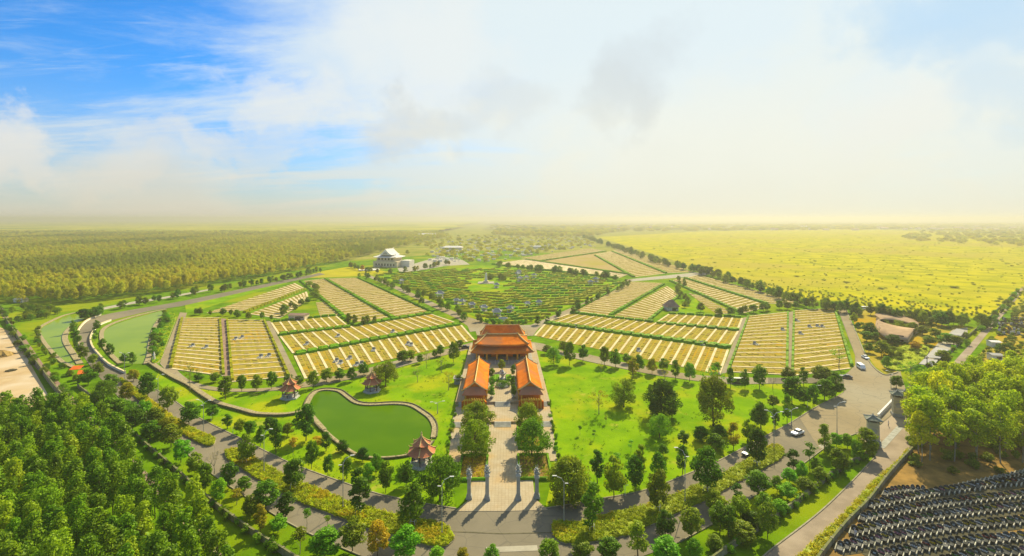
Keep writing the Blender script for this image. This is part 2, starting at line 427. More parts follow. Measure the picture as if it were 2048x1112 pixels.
class MB:
    """collects simple shapes into one mesh"""
    def __init__(self):
        self.v = []; self.f = []
    def add(self, vs, fs):
        k = len(self.v)
        self.v += [tuple(p) for p in vs]
        self.f += [tuple(i + k for i in f) for f in fs]
        return self
    def box(self, cx, cy, z0, sx, sy, sz, rz=0.0, taper=1.0):
        c, s = math.cos(rz), math.sin(rz)
        vs = []
        for zz, k in ((z0, 1.0), (z0 + sz, taper)):
            for dx, dy in ((-.5, -.5), (.5, -.5), (.5, .5), (-.5, .5)):
                x, y = dx * sx * k, dy * sy * k
                vs.append((cx + x * c - y * s, cy + x * s + y * c, zz))
        return self.add(vs, [(3, 2, 1, 0), (4, 5, 6, 7), (0, 1, 5, 4), (1, 2, 6, 5), (2, 3, 7, 6), (3, 0, 4, 7)])
    def lathe(self, cx, cy, prof, n=10, rot=0.0, cap=True):
        vs = []; fs = []
        for r, z in prof:
            for i in range(n):
                a = rot + 2 * math.pi * i / n
                vs.append((cx + r * math.cos(a), cy + r * math.sin(a), z))
        for j in range(len(prof) - 1):
            for i in range(n):
                i2 = (i + 1) % n
                fs.append((j * n + i, j * n + i2, (j + 1) * n + i2, (j + 1) * n + i))
        if cap:
            fs.append(tuple(range(n))[::-1])
            fs.append(tuple((len(prof) - 1) * n + i for i in range(n)))
        return self.add(vs, fs)
    def tube(self, pts, r, n=6, taper=None):
        pts = [Vector(p) for p in pts]
        vs = []; fs = []
        m = len(pts)
        for j, p in enumerate(pts):
            d = (pts[min(j + 1, m - 1)] - pts[max(j - 1, 0)]).normalized()
            a = d.orthogonal().normalized(); b = d.cross(a)
            rr = r if taper is None else r + (taper - r) * j / max(m - 1, 1)
            for i in range(n):
                t = 2 * math.pi * i / n
                vs.append(p + a * (rr * math.cos(t)) + b * (rr * math.sin(t)))
        for j in range(m - 1):
            for i in range(n):
                i2 = (i + 1) % n
                fs.append((j * n + i, j * n + i2, (j + 1) * n + i2, (j + 1) * n + i))
        fs.append(tuple(range(n))[::-1]); fs.append(tuple((m - 1) * n + i for i in range(n)))
        return self.add(vs, fs)
    def prism(self, pts, z0, z1):
        n = len(pts)
        vs = [(p[0], p[1], z0) for p in pts] + [(p[0], p[1], z1) for p in pts]
        fs = [(i, (i + 1) % n, n + (i + 1) % n, n + i) for i in range(n)]
        for tri in tessellate_polygon([[Vector((p[0], p[1], 0)) for p in pts]]):
            a, b, c = tri
            fs.append((n + a, n + b, n + c)); fs.append((c, b, a))
        return self.add(vs, fs)
    def mesh(self, name, smooth=False):
        me = bpy.data.meshes.new(name)
        me.from_pydata(self.v, [], self.f)
        bm = bmesh.new(); bm.from_mesh(me)
        bmesh.ops.recalc_face_normals(bm, faces=bm.faces)
        bm.to_mesh(me); bm.free()
        if smooth:
            me.polygons.foreach_set('use_smooth', [True] * len(me.polygons))
        return me
    def build(self, name, mat, parent=None, smooth=False):
        return link(name, self.mesh(name, smooth), mat, parent)

def spline(pts, k=6, closed=False):
    """Catmull-Rom through points"""
    P = [Vector((p[0], p[1])) for p in pts]
    n = len(P); out = []
    rng = range(n) if closed else range(n - 1)
    for i in rng:
        p1, p2 = P[i], P[(i + 1) % n]
        p0 = P[(i - 1) % n] if closed or i > 0 else p1
        p3 = P[(i + 2) % n] if closed or i + 2 < n else p2
        for j in range(k):
            t = j / k
            out.append(0.5 * ((2 * p1) + (p2 - p0) * t + (2 * p0 - 5 * p1 + 4 * p2 - p3) * t * t + (3 * p1 - p0 - 3 * p2 + p3) * t ** 3))
    if not closed:
        out.append(P[-1])
    return out
def gp(pts, z=0.0):
    return [G(p[0], p[1], 0.0).xy.to_3d() + Vector((0, 0, z)) for p in pts]
def ccw(pts):
    a = sum(pts[i - 1].x * pts[i].y - pts[i].x * pts[i - 1].y for i in range(len(pts)))
    return pts if a > 0 else pts[::-1]
def sheet(name, pts, z, mat, parent=None, kind='structure', label=None):
    """flat ground cover, pts on the survey grid"""
    p = ccw(gp(pts, z))
    tri = tessellate_polygon([p])
    me = bpy.data.meshes.new(name)
    fs = []
    for a, b, c in tri:
        nz = (p[b] - p[a]).cross(p[c] - p[a]).z
        fs.append((a, b, c) if nz > 0 else (c, b, a))
    me.from_pydata([tuple(q) for q in p], [], fs)
    o = link(name, me, mat, parent)
    if parent is None:
        o['kind'] = kind
        if label: o['label'] = label
    return o
def ribbon_mesh(name, line, width, z0, z1, side=0.0):
    """solid strip of given width along a ground line (Vectors); side shifts it sideways"""
    n = len(line); L = []; Rr = []
    for i, p in enumerate(line):
        d = (line[min(i + 1, n - 1)] - line[max(i - 1, 0)]); d.z = 0; d.normalize()
        nn = Vector((-d.y, d.x, 0))
        L.append(p + nn * (side + width / 2)); Rr.append(p + nn * (side - width / 2))
    vs = []; fs = []
    for a, b in zip(L, Rr):
        vs += [(a.x, a.y, z0), (b.x, b.y, z0), (b.x, b.y, z1), (a.x, a.y, z1)]
    for i in range(n - 1):
        k = i * 4; q = k + 4
        for a in range(4):
            b = (a + 1) % 4
            fs.append((k + a, k + b, q + b, q + a))
    fs.append((0, 1, 2, 3)); fs.append(((n - 1) * 4 + 3, (n - 1) * 4 + 2, (n - 1) * 4 + 1, (n - 1) * 4))
    m = MB(); m.add(vs, fs)
    return m.mesh(name)
def ribbon(name, pts, width, z0, z1, mat, parent=None, k=6, closed=False, side=0.0):
    line = gp(spline(pts, k, closed))
    if closed: line.append(line[0].copy())
    return link(name, ribbon_mesh(name, line, width, z0, z1, side), mat, parent)

def in_poly(x, y, poly):
    c = False; n = len(poly); j = n - 1
    for i in range(n):
        xi, yi = poly[i][0], poly[i][1]; xj, yj = poly[j][0], poly[j][1]
        if (yi > y) != (yj > y) and x < (xj - xi) * (y - yi) / (yj - yi) + xi:
            c = not c
        j = i
    return c

# ------------------------------------------------------------------ the ground
m = MB(); S = 40000
m.add([(-S, -3000, 0), (S, -3000, 0), (S, S, 0), (-S, S, 0)], [(0, 1, 2, 3)])
g = m.build('ground', 'earth'); tag(g, 'wide olive brown plain reaching to the hazy horizon', kind='structure')

sheet('lawn', [(-900, 700), (-300, 600), (40, 565), (380, 540), (720, 520), (1000, 500), (1300, 520), (1560, 585), (1720, 620), (2300, 620), (2600, 760), (3000, 1400), (-1400, 1400)], 0.05, 'verge', label='rough green verge round the roads and fields')
sheet('meadow', [(1195, 474), (1400, 463), (1700, 458), (2100, 470), (2400, 500), (2600, 600), (2080, 604), (2030, 612), (1985, 640), (1900, 632), (1780, 620), (1600, 596), (1450, 556), (1330, 515)], 0.06, 'meadow', label='yellow green meadow stretching to the village on the horizon')
# central lawns either side of the temple, inside the ring road
LAWN_L = [(322, 730), (345, 754), (385, 774), (440, 784), (500, 785), (560, 782), (640, 772), (700, 760), (760, 747), (820, 730), (870, 717), (940, 698), (930, 760), (915, 860), (900, 950), (912, 1017), (860, 1010), (798, 998), (738, 983), (609, 938), (566, 920), (478, 876), (400, 837), (367, 814), (310, 762)]
LAWN_R = [(1068, 698), (1130, 713), (1183, 725), (1241, 737), (1301, 749), (1354, 757), (1397, 763), (1467, 769), (1536, 768), (1629, 767), (1684, 768), (1686, 785), (1675, 793), (1628, 817), (1578, 848), (1535, 871), (1495, 892), (1440, 921), (1387, 944), (1341, 963), (1306, 976), (1263, 988), (1203, 998), (1150, 1008), (1090, 1017), (1108, 940), (1103, 850), (1085, 760)]
sheet('lawn', LAWN_L, 0.10, 'lawn', label='mown lawn round the green pond beside the temple')
sheet('lawn', LAWN_R, 0.10, 'lawn', label='sunlit mown lawn with large trees beside the temple')

# ring road with its dual carriageway and the apron in front of the gate
road_out = [(640, 546), (540, 566), (440, 587), (345, 606), (250, 622), (200, 632), (170, 646), (156, 666), (156, 684), (164, 706), (186, 740), (235, 792), (300, 846), (373, 907), (430, 953), (500, 1000), (576, 1046), (640, 1078), (720, 1112), (860, 1160), (1005, 1172), (1150, 1160), (1290, 1112), (1359, 1085), (1430, 1046), (1500, 998), (1560, 962), (1610, 926), (1662, 889), (1712, 868), (1760, 850), (1800, 815), (1815, 790), (1795, 760)]
road_in = [(1795, 746), (1770, 751), (1748, 736), (1730, 709), (1712, 666), (1690, 612), (1672, 610), (1690, 658), (1710, 711), (1710, 731), (1697, 744), (1684, 754), (1629, 756), (1536, 756), (1536, 767), (1629, 767), (1684, 768), (1687, 785), (1675, 793), (1628, 817), (1578, 848), (1535, 871), (1495, 892), (1440, 921), (1387, 944), (1341, 963), (1306, 976), (1263, 988), (1203, 998), (1150, 1008), (1090, 1018), (1005, 1022), (912, 1018), (860, 1010), (798, 998), (738, 983), (609, 938), (566, 920), (478, 876), (400, 837), (340, 796), (280, 762), (250, 746), (215, 729), (192, 706), (182, 690), (180, 674), (194, 653), (222, 641), (300, 622), (360, 613), (450, 593), (560, 568), (650, 549)]
sheet('road', spline(road_out, 3) + road_in, 0.14, 'asphalt', label='grey ring road sweeping round the park')
sheet('road', [(1800, 742), (1770, 750), (1748, 735), (1730, 708), (1712, 665), (1691, 613), (1673, 611), (1691, 658), (1711, 711), (1711, 731), (1698, 744), (1688, 757), (1688, 786), (1640, 812), (1600, 838), (1640, 900), (1713, 866), (1762, 848), (1800, 815), (1814, 788)], 0.18, 'asphalt_warm', label='sunlit forecourt and avenue behind the stone gate towers')
ring_l_up = [(374, 626), (345, 722), (352, 738), (378, 760), (420, 773), (470, 778), (540, 776), (600, 766), (700, 746), (800, 720), (880, 702), (945, 685)]
ring_l_lo = [(945, 697), (870, 716), (820, 729), (760, 746), (700, 759), (640, 771), (560, 781), (500, 784), (440, 783), (385, 773), (345, 753), (320, 727), (360, 625)]
sheet('road', spline(ring_l_up, 3) + ring_l_lo, 0.16, 'asphalt_warm', label='narrow lane between the grave fields and the pond lawn')
ring_r = [(1062, 684), (1087, 688), (1130, 704), (1180, 710), (1241, 724), (1288, 732), (1351, 745), (1399, 751), (1452, 755), (1536, 756), (1536, 768), (1467, 769), (1397, 763), (1354, 757), (1301, 749), (1241, 737), (1183, 725), (1130, 713), (1064, 698)]
sheet('road', ring_r, 0.155, 'asphalt_warm', label='narrow lane between the grave fields and the large lawn')
sheet('road', [(940, 664), (1000, 656), (985, 650), (930, 632), (868, 606), (800, 575), (735, 548), (727, 550), (790, 578), (856, 610), (915, 638), (935, 652)], 0.12, 'asphalt_warm', label='lane running from the temple along the hedge garden')
sheet('road', [(985, 652), (1062, 650), (1105, 632), (1180, 600), (1238, 572), (1256, 559), (1266, 559), (1250, 575), (1195, 603), (1115, 640), (1078, 656), (1066, 672), (955, 672), (950, 660)], 0.13, 'asphalt_warm', label='lane running from the temple towards the far fields')
sheet('path', [(1256, 559), (1390, 545), (1420, 548), (1400, 552), (1264, 563)], 0.12, 'concrete', label='pale lane across the far end of the grave fields')
# street outside the wall
sheet('street', [(1750, 915), (1692, 976), (1629, 1034), (1536, 1106), (1480, 1160), (1400, 1260), (1520, 1260), (1570, 1160), (1611, 1106), (1677, 1043), (1717, 1003), (1750, 965), (1788, 933), (1815, 905), (1850, 850), (1885, 790), (1913, 745), (1973, 670), (2024, 610), (2048, 580), (2110, 545), (2150, 530), (2144, 527), (2100, 540), (2036, 580), (2018, 605), (1985, 640), (1962, 664), (1895, 738), (1860, 775), (1800, 815), (1762, 850), (1712, 868)], 0.12, 'street', label='dusty street outside the boundary wall')
sheet('footpath', [(-20, 585), (5, 615), (26, 650), (50, 676), (86, 728), (130, 778), (195, 845), (310, 962), (440, 1104), (520, 1220), (490, 1220), (415, 1104), (290, 962), (178, 845), (105, 772), (64, 728), (34, 676), (14, 650), (-6, 615), (-30, 590)], 0.11, 'path_pink', label='pinkish brick footpath beside the dark plantation')
sheet('dirt_yard', [(-500, 690), (-120, 640), (0, 655), (22, 664), (40, 690), (62, 730), (96, 790), (92, 812), (-100, 830), (-700, 860)], 0.12, 'sand', label='bare sandy yard beyond the boundary wall')
sheet('graveyard_ground', [(1825, 905), (1779, 953), (1738, 1006), (1693, 1051), (1645, 1112), (1560, 1220), (2600, 1300), (2900, 900), (2300, 770), (2000, 760), (1900, 780)], 0.115, 'orange_earth', label='orange earth under the grove and the black graves')
sheet('graveyard_ground', [(1925, 748), (1985, 680), (2044, 612), (2140, 560), (2300, 640), (2200, 770), (1990, 775)], 0.09, 'field_soil', label='dry ground round the old tombs beyond the street')
sheet('path', [(168, 623), (250, 606), (340, 592), (420, 578), (424, 580), (345, 595), (255, 610), (172, 627)], 0.11, 'concrete', label='pale gravel walk at the foot of the rubber plantation')
sheet('grass_plot', [(370, 608), (450, 588), (560, 562), (575, 566), (470, 596), (425, 612), (400, 620), (372, 626)], 0.10, 'lawn', label='bright grass wedge beside the left grave fields')
sheet('grass_plot', [(600, 556), (640, 543), (700, 533), (790, 545), (735, 551), (660, 555)], 0.10, 'meadow', label='yellow lawn below the white temple')
sheet('pavement', [(795, 537), (830, 527), (868, 516), (925, 520), (940, 529), (890, 532), (840, 541), (800, 545)], 0.10, 'concrete', label='white paved court beside the white temple')
sheet('grass_plot', [(1355, 612), (1392, 597), (1412, 630), (1352, 627)], 0.18, 'lawn', label='bright grass triangle inside the right grave fields')
sheet('lot', [(1700, 622), (1750, 616), (1850, 640), (1905, 655), (1925, 648), (1935, 665), (1880, 700), (1845, 728), (1800, 745), (1770, 748), (1750, 733), (1732, 706), (1714, 664)], 0.10, 'field_soil', label='dry garden plot round the brown ring roof')
sheet('lot', [(1838, 728), (1875, 688), (1905, 660), (1935, 655), (1935, 672), (1905, 705), (1870, 735)], 0.13, 'concrete', label='pale concrete parking yard behind the gate')

sheet('pavement', [(972, 1096), (1074, 1092), (1076, 1103), (974, 1107)], 0.18, 'concrete', label='pale concrete strip across the road in front of the forecourt')
sheet('pavement', [(1636, 893), (1652, 884), (1660, 889), (1644, 899)], 0.21, 'concrete', label='pale repaired patch beside the white saloon car')
sheet('road_joint', [(906, 1064), (1000, 1068), (1104, 1066), (1104, 1067.6), (1000, 1069.8), (906, 1065.6)], 0.18, 'dark_stone', label='dark joint across the road between the medians')
def kerb_line(pts, label, w=0.28, h=0.26, side=0.0, k=5):
    o = ribbon('kerb', pts, w, 0.0, h, 'kerb', k=k, side=side)
    return tag(o, label, kind='structure')
kerb_line([(280, 762), (340, 796), (400, 837), (478, 876), (566, 920), (609, 938), (738, 983), (798, 998), (860, 1010), (912, 1018)], 'stone kerb between the ring road and the pond lawn')
kerb_line([(1090, 1018), (1150, 1008), (1203, 998), (1263, 988), (1306, 976), (1341, 963), (1387, 944), (1440, 921), (1495, 892), (1535, 871), (1578, 848), (1628, 817), (1675, 793), (1686, 786)], 'stone kerb between the ring road and the large lawn')
kerb_line([(235, 792), (300, 846), (373, 907), (430, 953), (500, 1000), (576, 1046), (640, 1078), (720, 1112)], 'kerb on the wall side of the ring road')
kerb_line([(1359, 1085), (1430, 1046), (1500, 998), (1560, 962), (1610, 926), (1662, 889), (1712, 868)], 'kerb on the outer side of the right carriageway')
kerb_line([(1750, 915), (1692, 976), (1629, 1034), (1536, 1106), (1480, 1160)], 'kerb of the street beyond the wall')
kerb_line([(1688, 612), (1712, 666), (1730, 709), (1748, 736), (1770, 751), (1795, 746)], 'kerb round the dry garden plot', h=0.5, w=0.5)
kerb_line([(320, 727), (345, 753), (385, 773), (440, 783), (500, 784), (560, 781), (640, 771), (700, 759), (760, 746), (820, 729), (870, 716)], 'kerb of the lane above the pond lawn')
kerb_line([(1064, 698), (1130, 713), (1183, 725), (1241, 737), (1301, 749), (1354, 757), (1397, 763), (1467, 769), (1536, 768), (1629, 767)], 'kerb of the lane above the large lawn')

# ------------------------------------------------------------------ ponds
POND = [(616, 815), (622, 797), (634, 786), (654, 783), (677, 786), (692, 796), (708, 807), (724, 812), (746, 813), (791, 811), (821, 815), (844, 829), (859, 841), (866, 856), (864, 878), (850, 897), (820, 909), (775, 915), (732, 913), (707, 904), (682, 886), (660, 869), (638, 850), (622, 832)]
sheet('pond', spline(POND, 4, True), 0.16, 'water_green', label='deep green garden pond beside the pavilions')
CANAL = [(168, 627), (130, 633), (96, 649), (81, 661), (87, 679), (105, 703), (126, 723), (148, 733), (160, 728), (147, 706), (134, 685), (132, 669), (141, 656), (153, 646), (168, 637)]
sheet('pond', spline(CANAL, 3, True), 0.16, 'water_pale', label='narrow olive pond outside the curved bridge')
BASIN = [(330, 622), (290, 631), (240, 646), (212, 659), (206, 672), (211, 691), (226, 711), (242, 725), (262, 728), (291, 727), (296, 712), (298, 690), (305, 660), (318, 638)]
sheet('pond', spline(BASIN, 3, True), 0.165, 'water_pale', label='broad olive pond inside the curved bridge')
def bank(name, pts, label, w=1.3, h=0.55, closed=False, lip=True):
    o = thing(name, label, 'embankment')
    ribbon('stone_face', pts, w, 0.0, h, 'stone_wall', o, 5, closed)
    if lip:
        ribbon('coping', pts, 0.35, h - 0.05, h + 0.25, 'dark_stone', o, 5, closed, side=w / 2 + 0.12)
    return o
bank('stone_embankment', [(648, 862), (622, 832), (614, 815), (621, 796), (633, 785), (654, 781), (678, 784), (693, 794), (708, 805), (724, 810), (746, 811), (791, 809), (822, 813), (846, 827), (861, 839), (869, 856), (867, 878)], 'stone pond wall curving behind the green pond', 1.6, lip=True)
bank('stone_embankment', [(864, 884), (850, 899), (820, 911), (775, 917), (732, 916), (706, 907), (680, 889), (658, 871), (640, 853)], 'low pale stone edge along the near side of the green pond', 1.1, 0.4)
bank('stone_embankment', [(612, 823), (590, 828), (565, 831), (540, 831), (512, 829), (490, 823), (460, 815), (434, 807), (405, 790), (380, 772), (350, 757), (318, 738), (302, 727)], 'stone lined channel wall between the pond lawn and the road', 2.0, 0.6)
bank('stone_embankment', [(166, 624), (130, 631), (94, 647), (77, 660), (84, 679), (103, 704), (125, 725), (148, 736)], 'outer stone edge of the narrow olive pond', 1.6, 0.5, lip=False)
bank('stone_embankment', [(143, 654), (131, 669), (132, 686), (145, 707), (160, 729)], 'inner stone edge of the narrow olive pond', 2.4, 0.5, lip=False)
bank('stone_embankment', [(332, 619), (290, 628), (238, 643), (209, 657), (203, 672), (208, 692), (224, 713), (241, 728)], 'curved stone edge of the broad olive pond', 1.9, 0.5, lip=False)
bank('stone_embankment', [(293, 729), (299, 712), (301, 690), (308, 660), (320, 639)], 'rough rock edge of the broad olive pond below the shrubs', 2.2, 0.6, lip=False)

def parapet(pts, label):
    o = thing('bridge_parapet', label, 'parapet')
    ribbon('wall', pts, 0.5, 0.0, 1.0, 'plaster_white', o, 5)
    ribbon('coping', pts, 0.7, 1.003, 1.2, 'row_path', o, 5)
parapet([(202, 630), (172, 644), (156, 664), (154, 682), (157, 692)], 'white curved parapet on the outer side of the bridge')
parapet([(222, 642), (197, 653), (182, 674), (183, 692), (194, 708), (217, 731), (250, 748)], 'dark based parapet on the inner side of the bridge')

# boundary walls
def wall(pts, label, h=1.3, w=0.3, mat='boundary'):
    o = thing('boundary_wall', label, 'wall')
    ribbon('wall_face', pts, w, 0.0, h, mat, o, 5)
    ribbon('coping', pts, w + 0.1, h + 0.003, h + 0.1, 'coping', o, 5)
    line = gp(spline(pts, 5)); acc = 0.0
    for a, b in zip(line, line[1:]):
        acc += (b - a).length
        if acc > 4.0 and a.y < 190:
            acc = 0.0
            MB().box(a.x, a.y, 0, w + 0.25, w + 0.25, h + 0.18, math.atan2(b.y - a.y, b.x - a.x)).build('pier', mat, o)
    return o
wall([(155, 775), (205, 815), (252, 858), (297, 899), (353, 947), (403, 993), (466, 1043), (513, 1076), (580, 1118), (650, 1165)], 'creeper covered wall between the ring road and the dark plantation')
wall([(1757, 898), (1662, 955), (1586, 1015), (1536, 1048), (1450, 1108), (1390, 1155)], 'grey boundary wall between the road verge and the street')
wall([(1825, 903), (1779, 954), (1738, 1008), (1693, 1054), (1645, 1114), (1600, 1180)], 'low dark wall round the black graves')
wall([(10, 640), (42, 688), (75, 735), (113, 786), (140, 815)], 'concrete wall between the sandy yard and the footpath', 2.2)
wall([(2030, 585), (1975, 640), (1900, 705), (1850, 745), (1800, 800)], 'hedge topped wall beside the pink street', 1.2)

# ------------------------------------------------------------------ far plain
def canopy_sheet(name, pts, step, zlo, zhi, mat, label, seed=1):
    """uneven tree canopy surface over far ground (too far to tell the trees apart)"""
    rs = random.Random(seed)
    poly = gp(pts)
    xs = [p.x for p in poly]; ys = [p.y for p in poly]
    m = MB(); vs = {}; k = 0
    y = min(ys)
    rows = []
    while y < max(ys):
        st = step * max(1.0, y / 900.0)
        row = []
        x = min(xs)
        n = int((max(xs) - min(xs)) / st) + 1
        rows.append((y, n)); y += st
    verts = []; idx = []
    for (yy, n) in rows:
        r = []
        for i in range(161):
            xx = min(xs) + (max(xs) - min(xs)) * i / 160
            verts.append((xx + rs.uniform(-3, 3), yy + rs.uniform(-3, 3), rs.uniform(zlo, zhi)))
            r.append(len(verts) - 1)
        idx.append(r)
    fs = []
    for a, b in zip(idx, idx[1:]):
        for i in range(160):
            cx = (verts[a[i]][0] + verts[b[i + 1]][0]) / 2; cyy = (verts[a[i]][1] + verts[b[i]][1]) / 2
            if in_poly(cx, cyy, poly):
                fs.append((a[i], a[i + 1], b[i + 1], b[i]))
    m.add(verts, fs)
    o = m.build(name, mat)
    return tag(o, label, 'woodland', kind='stuff')
M('canopy', (0.30, 0.29, 0.02), (0.42, 0.38, 0.03), 0.02, detail=10, c3=(0.15, 0.20, 0.015), s3=0.003, bump=0.6, bscale=0.1, stretch=(0.5, 1, 1))
M('canopy_far', (0.20, 0.19, 0.05), (0.15, 0.16, 0.04), 0.006, detail=8, c3=(0.27, 0.24, 0.07), s3=0.0012)
canopy_sheet('far_woodland', [(-500, 474), (860, 468), (940, 450), (980, 444), (-500, 444)], 26, 7, 12, 'canopy', 'far rubber plantation fading into haze on the left horizon', 3)
canopy_sheet('far_woodland', [(980, 459), (1500, 459), (2300, 452), (2300, 441), (980, 442)], 30, 1, 4.5, 'canopy_far', 'hazy tree belt and gardens along the right horizon', 4)

# ------------------------------------------------------------------ foliage meshes
def leaves_mesh(name, centres, radii, per, size, seed, squash=0.85, up=0.35):
    """leaf-sized quads spread over and inside clumps (centres, radii): each quad an island"""
    rs = np.random.RandomState(seed)
    C = np.repeat(np.array(centres, float), per, axis=0)
    Rd = np.repeat(np.array(radii, float), per)[:, None]
    n = len(C)
    d = rs.normal(size=(n, 3)); d /= np.linalg.norm(d, axis=1)[:, None]
    rr = rs.uniform(0.55, 1.06, (n, 1)) ** 0.7
    P = C + d * rr * Rd * np.array([1, 1, squash])
    nrm = d * 0.8 + rs.normal(size=(n, 3)) * 0.55 + np.array([0, 0, up])
    nrm /= np.linalg.norm(nrm, axis=1)[:, None]
    a = np.cross(nrm, rs.normal(size=(n, 3))); a /= np.linalg.norm(a, axis=1)[:, None]
    b = np.cross(nrm, a)
    s = size * rs.uniform(0.6, 1.3, (n, 1))
    V = np.stack([P - a * s, P - b * s * 0.55, P + a * s, P + b * s * 0.55], axis=1).reshape(-1, 3)
    me = bpy.data.meshes.new(name)
    me.vertices.add(4 * n); me.vertices.foreach_set('co', V.ravel())
    me.loops.add(4 * n); me.loops.foreach_set('vertex_index', np.arange(4 * n, dtype=np.int32))
    me.polygons.add(n)
    me.polygons.foreach_set('loop_start', np.arange(0, 4 * n, 4, dtype=np.int32))
    me.update(calc_edges=True)
    return me

def trunk_mesh(name, h, r, seed, limbs=6, fork=0.35, top=0.85, spread=1.5, lean=0.0):
    rs = random.Random(seed)
    m = MB()
    pts = [(0, 0, -0.1)]
    x = y = 0
    for i in range(1, 6):
        x += rs.uniform(-.12, .12) + lean; y += rs.uniform(-.12, .12)
        pts.append((x, y, h * top * i / 5))
    m.tube(pts, r, 6, r * 0.35)
    for i in range(limbs):
        f = fork + (top - fork) * i / limbs
        k = f / top * 5; j = int(min(k, 4)); t = k - j
        p = Vector(pts[j]).lerp(Vector(pts[j + 1]), t)
        a = rs.uniform(0, 6.28)
        L = spread * rs.uniform(0.7, 1.1)
        q = p + Vector((math.cos(a) * L * .5, math.sin(a) * L * .5, L * 0.5))
        e = p + Vector((math.cos(a) * L, math.sin(a) * L, L * 1.1))
        m.tube([p, q, e], r * 0.42, 5, r * 0.12)
    return m.mesh(name)

KINDS = {}
def kind(key, count, hh, ww, gen):
    """tree kind: 'count' variants, nominal height hh and crown width ww"""
    KINDS[key] = (hh, ww, [gen(i) for i in range(count)])

def gen_round(i, seed=100, n=26, R0=2.6, z0=2.6, z1=9.3, br=1.05, per=95, leaf=0.30, limbs=7, tr=0.14):
    rs = random.Random(seed + i)
    cs = []; rd = []
    for k in range(n):
        t = rs.random()
        z = z0 + (z1 - z0) * t
        prof = math.sin(math.pi * (0.16 + 0.80 * t)) ** 0.7
        a = k * 2.4 + rs.uniform(-.5, .5)
        q = R0 * prof * math.sqrt(rs.uniform(0.15, 1.0))
        cs.append((q * math.cos(a) * rs.uniform(.8, 1.15), q * math.sin(a), z)); rd.append(br * rs.uniform(.7, 1.25))
    return leaves_mesh('crown', cs, rd, per, leaf, seed * 7 + i), trunk_mesh('trunk', 10, tr, seed + i, limbs, 0.28, 0.8, 1.4)
kind('street', 6, 10, 6.4, lambda i: gen_round(i, 100, 34))
kind('narrow', 4, 10, 4.2, lambda i: gen_round(i, 200, 24, 1.6, 2.4, 9.5, 0.85, 85, 0.27))
kind('sapling', 3, 10, 3.4, lambda i: gen_round(i, 300, 9, 1.1, 5.0, 9.4, 0.8, 60, 0.26, 4, 0.09))
kind('broad', 4, 10, 11.5, lambda i: gen_round(i, 400, 62, 5.0, 1.5, 8.9, 1.3, 100, 0.25, 9, 0.26))
kind('dense', 2, 10, 10.0, lambda i: gen_round(i, 500, 95, 4.3, 1.3, 8.9, 1.2, 100, 0.24, 6, 0.24))
kind('sparse', 3, 10, 7.5, lambda i: gen_round(i, 600, 20, 3.2, 4.6, 9.2, 0.75, 26, 0.20, 14, 0.16))
def gen_bare(i):
    rs = random.Random(900 + i); m = MB()
    def grow(p, d, L, r, n):
        q = p + d * L
        m.tube([p, p + d * L * .5 + Vector((rs.uniform(-.1, .1) * L, rs.uniform(-.1, .1) * L, 0)), q], r, 5, r * .55)
        if n:
            for k in range(3):
                e = (d + Vector((rs.uniform(-.8, .8), rs.uniform(-.8, .8), rs.uniform(-.1, .5)))).normalized()
                grow(q, e, L * .68, r * .55, n - 1)
    grow(Vector((0, 0, -0.1)), Vector((0, 0, 1)), 3.4, 0.2, 4)
    cs = [(rs.uniform(-2, 2), rs.uniform(-2, 2), rs.uniform(6, 9)) for k in range(8)]
    return leaves_mesh('crown', cs, [0.9] * 8, 7, 0.18, 950 + i), m.mesh('trunk')
kind('bare', 2, 10, 6.5, gen_bare)
def gen_tall(i, seed=700):
    rs = random.Random(seed + i); cs = []; rd = []
    for k in range(22):
        t = k / 21
        z = 3.6 + 8.2 * t
        prof = math.sin(math.pi * (0.22 + 0.66 * t)) ** 0.8
        a = k * 2.4 + rs.uniform(-.6, .6); q = 1.5 * prof * rs.uniform(.35, 1)
        cs.append((q * math.cos(a), q * math.sin(a), z + rs.uniform(-.3, .3))); rd.append(1.02 * (.35 + .65 * prof) * rs.uniform(.75, 1.2))
    return leaves_mesh('crown', cs, rd, 95, 0.23, seed * 3 + i, 1.1, 0.45), trunk_mesh('trunk', 12, 0.13, seed + i, 3, 0.4, 0.9, 0.8)
kind('tall', 6, 12, 4.4, gen_tall)
def gen_grove(i):
    rs = random.Random(800 + i); cs = []; rd = []
    for k in range(30):
        t = rs.random(); z = 5.0 + 8.6 * t
        prof = math.sin(math.pi * (0.2 + 0.72 * t)) ** 0.8
        a = k * 2.4; q = 2.7 * prof * math.sqrt(rs.uniform(.1, 1))
        cs.append((q * math.cos(a), q * math.sin(a), z)); rd.append(1.15 * rs.uniform(.65, 1.25))
    return leaves_mesh('crown', cs, rd, 85, 0.27, 2600 + i, 0.95, 0.4), trunk_mesh('trunk', 14, 0.15, 800 + i, 6, 0.35, 0.85, 1.7)
kind('grove', 5, 14, 7.2, gen_grove)
def gen_bush(i):
    rs = random.Random(850 + i); cs = []; rd = []
    for k in range(9):
        a = k * 2.4; q = rs.uniform(.1, .85)
        cs.append((q * math.cos(a), q * math.sin(a), rs.uniform(.45, 1.5))); rd.append(rs.uniform(.45, .7))
    m = MB()
    for k in range(4):
        a = k * 1.57; m.tube([(0, 0, -0.05), (.25 * math.cos(a), .25 * math.sin(a), .6), (.5 * math.cos(a), .5 * math.sin(a), 1.3)], 0.05, 4, 0.02)
    return leaves_mesh('foliage', cs, rd, 80, 0.17, 2800 + i), m.mesh('stem')
kind('bush', 4, 2.1, 2.6, gen_bush)

MATMESH = {}
def mesh_with(me, mat):
    key = (me.name, mat)
    if key not in MATMESH:
        c = me.copy(); c.name = me.name.split('.')[0]
        c.materials.clear(); c.materials.append(MATS[mat])
        MATMESH[key] = c
    return MATMESH[key]

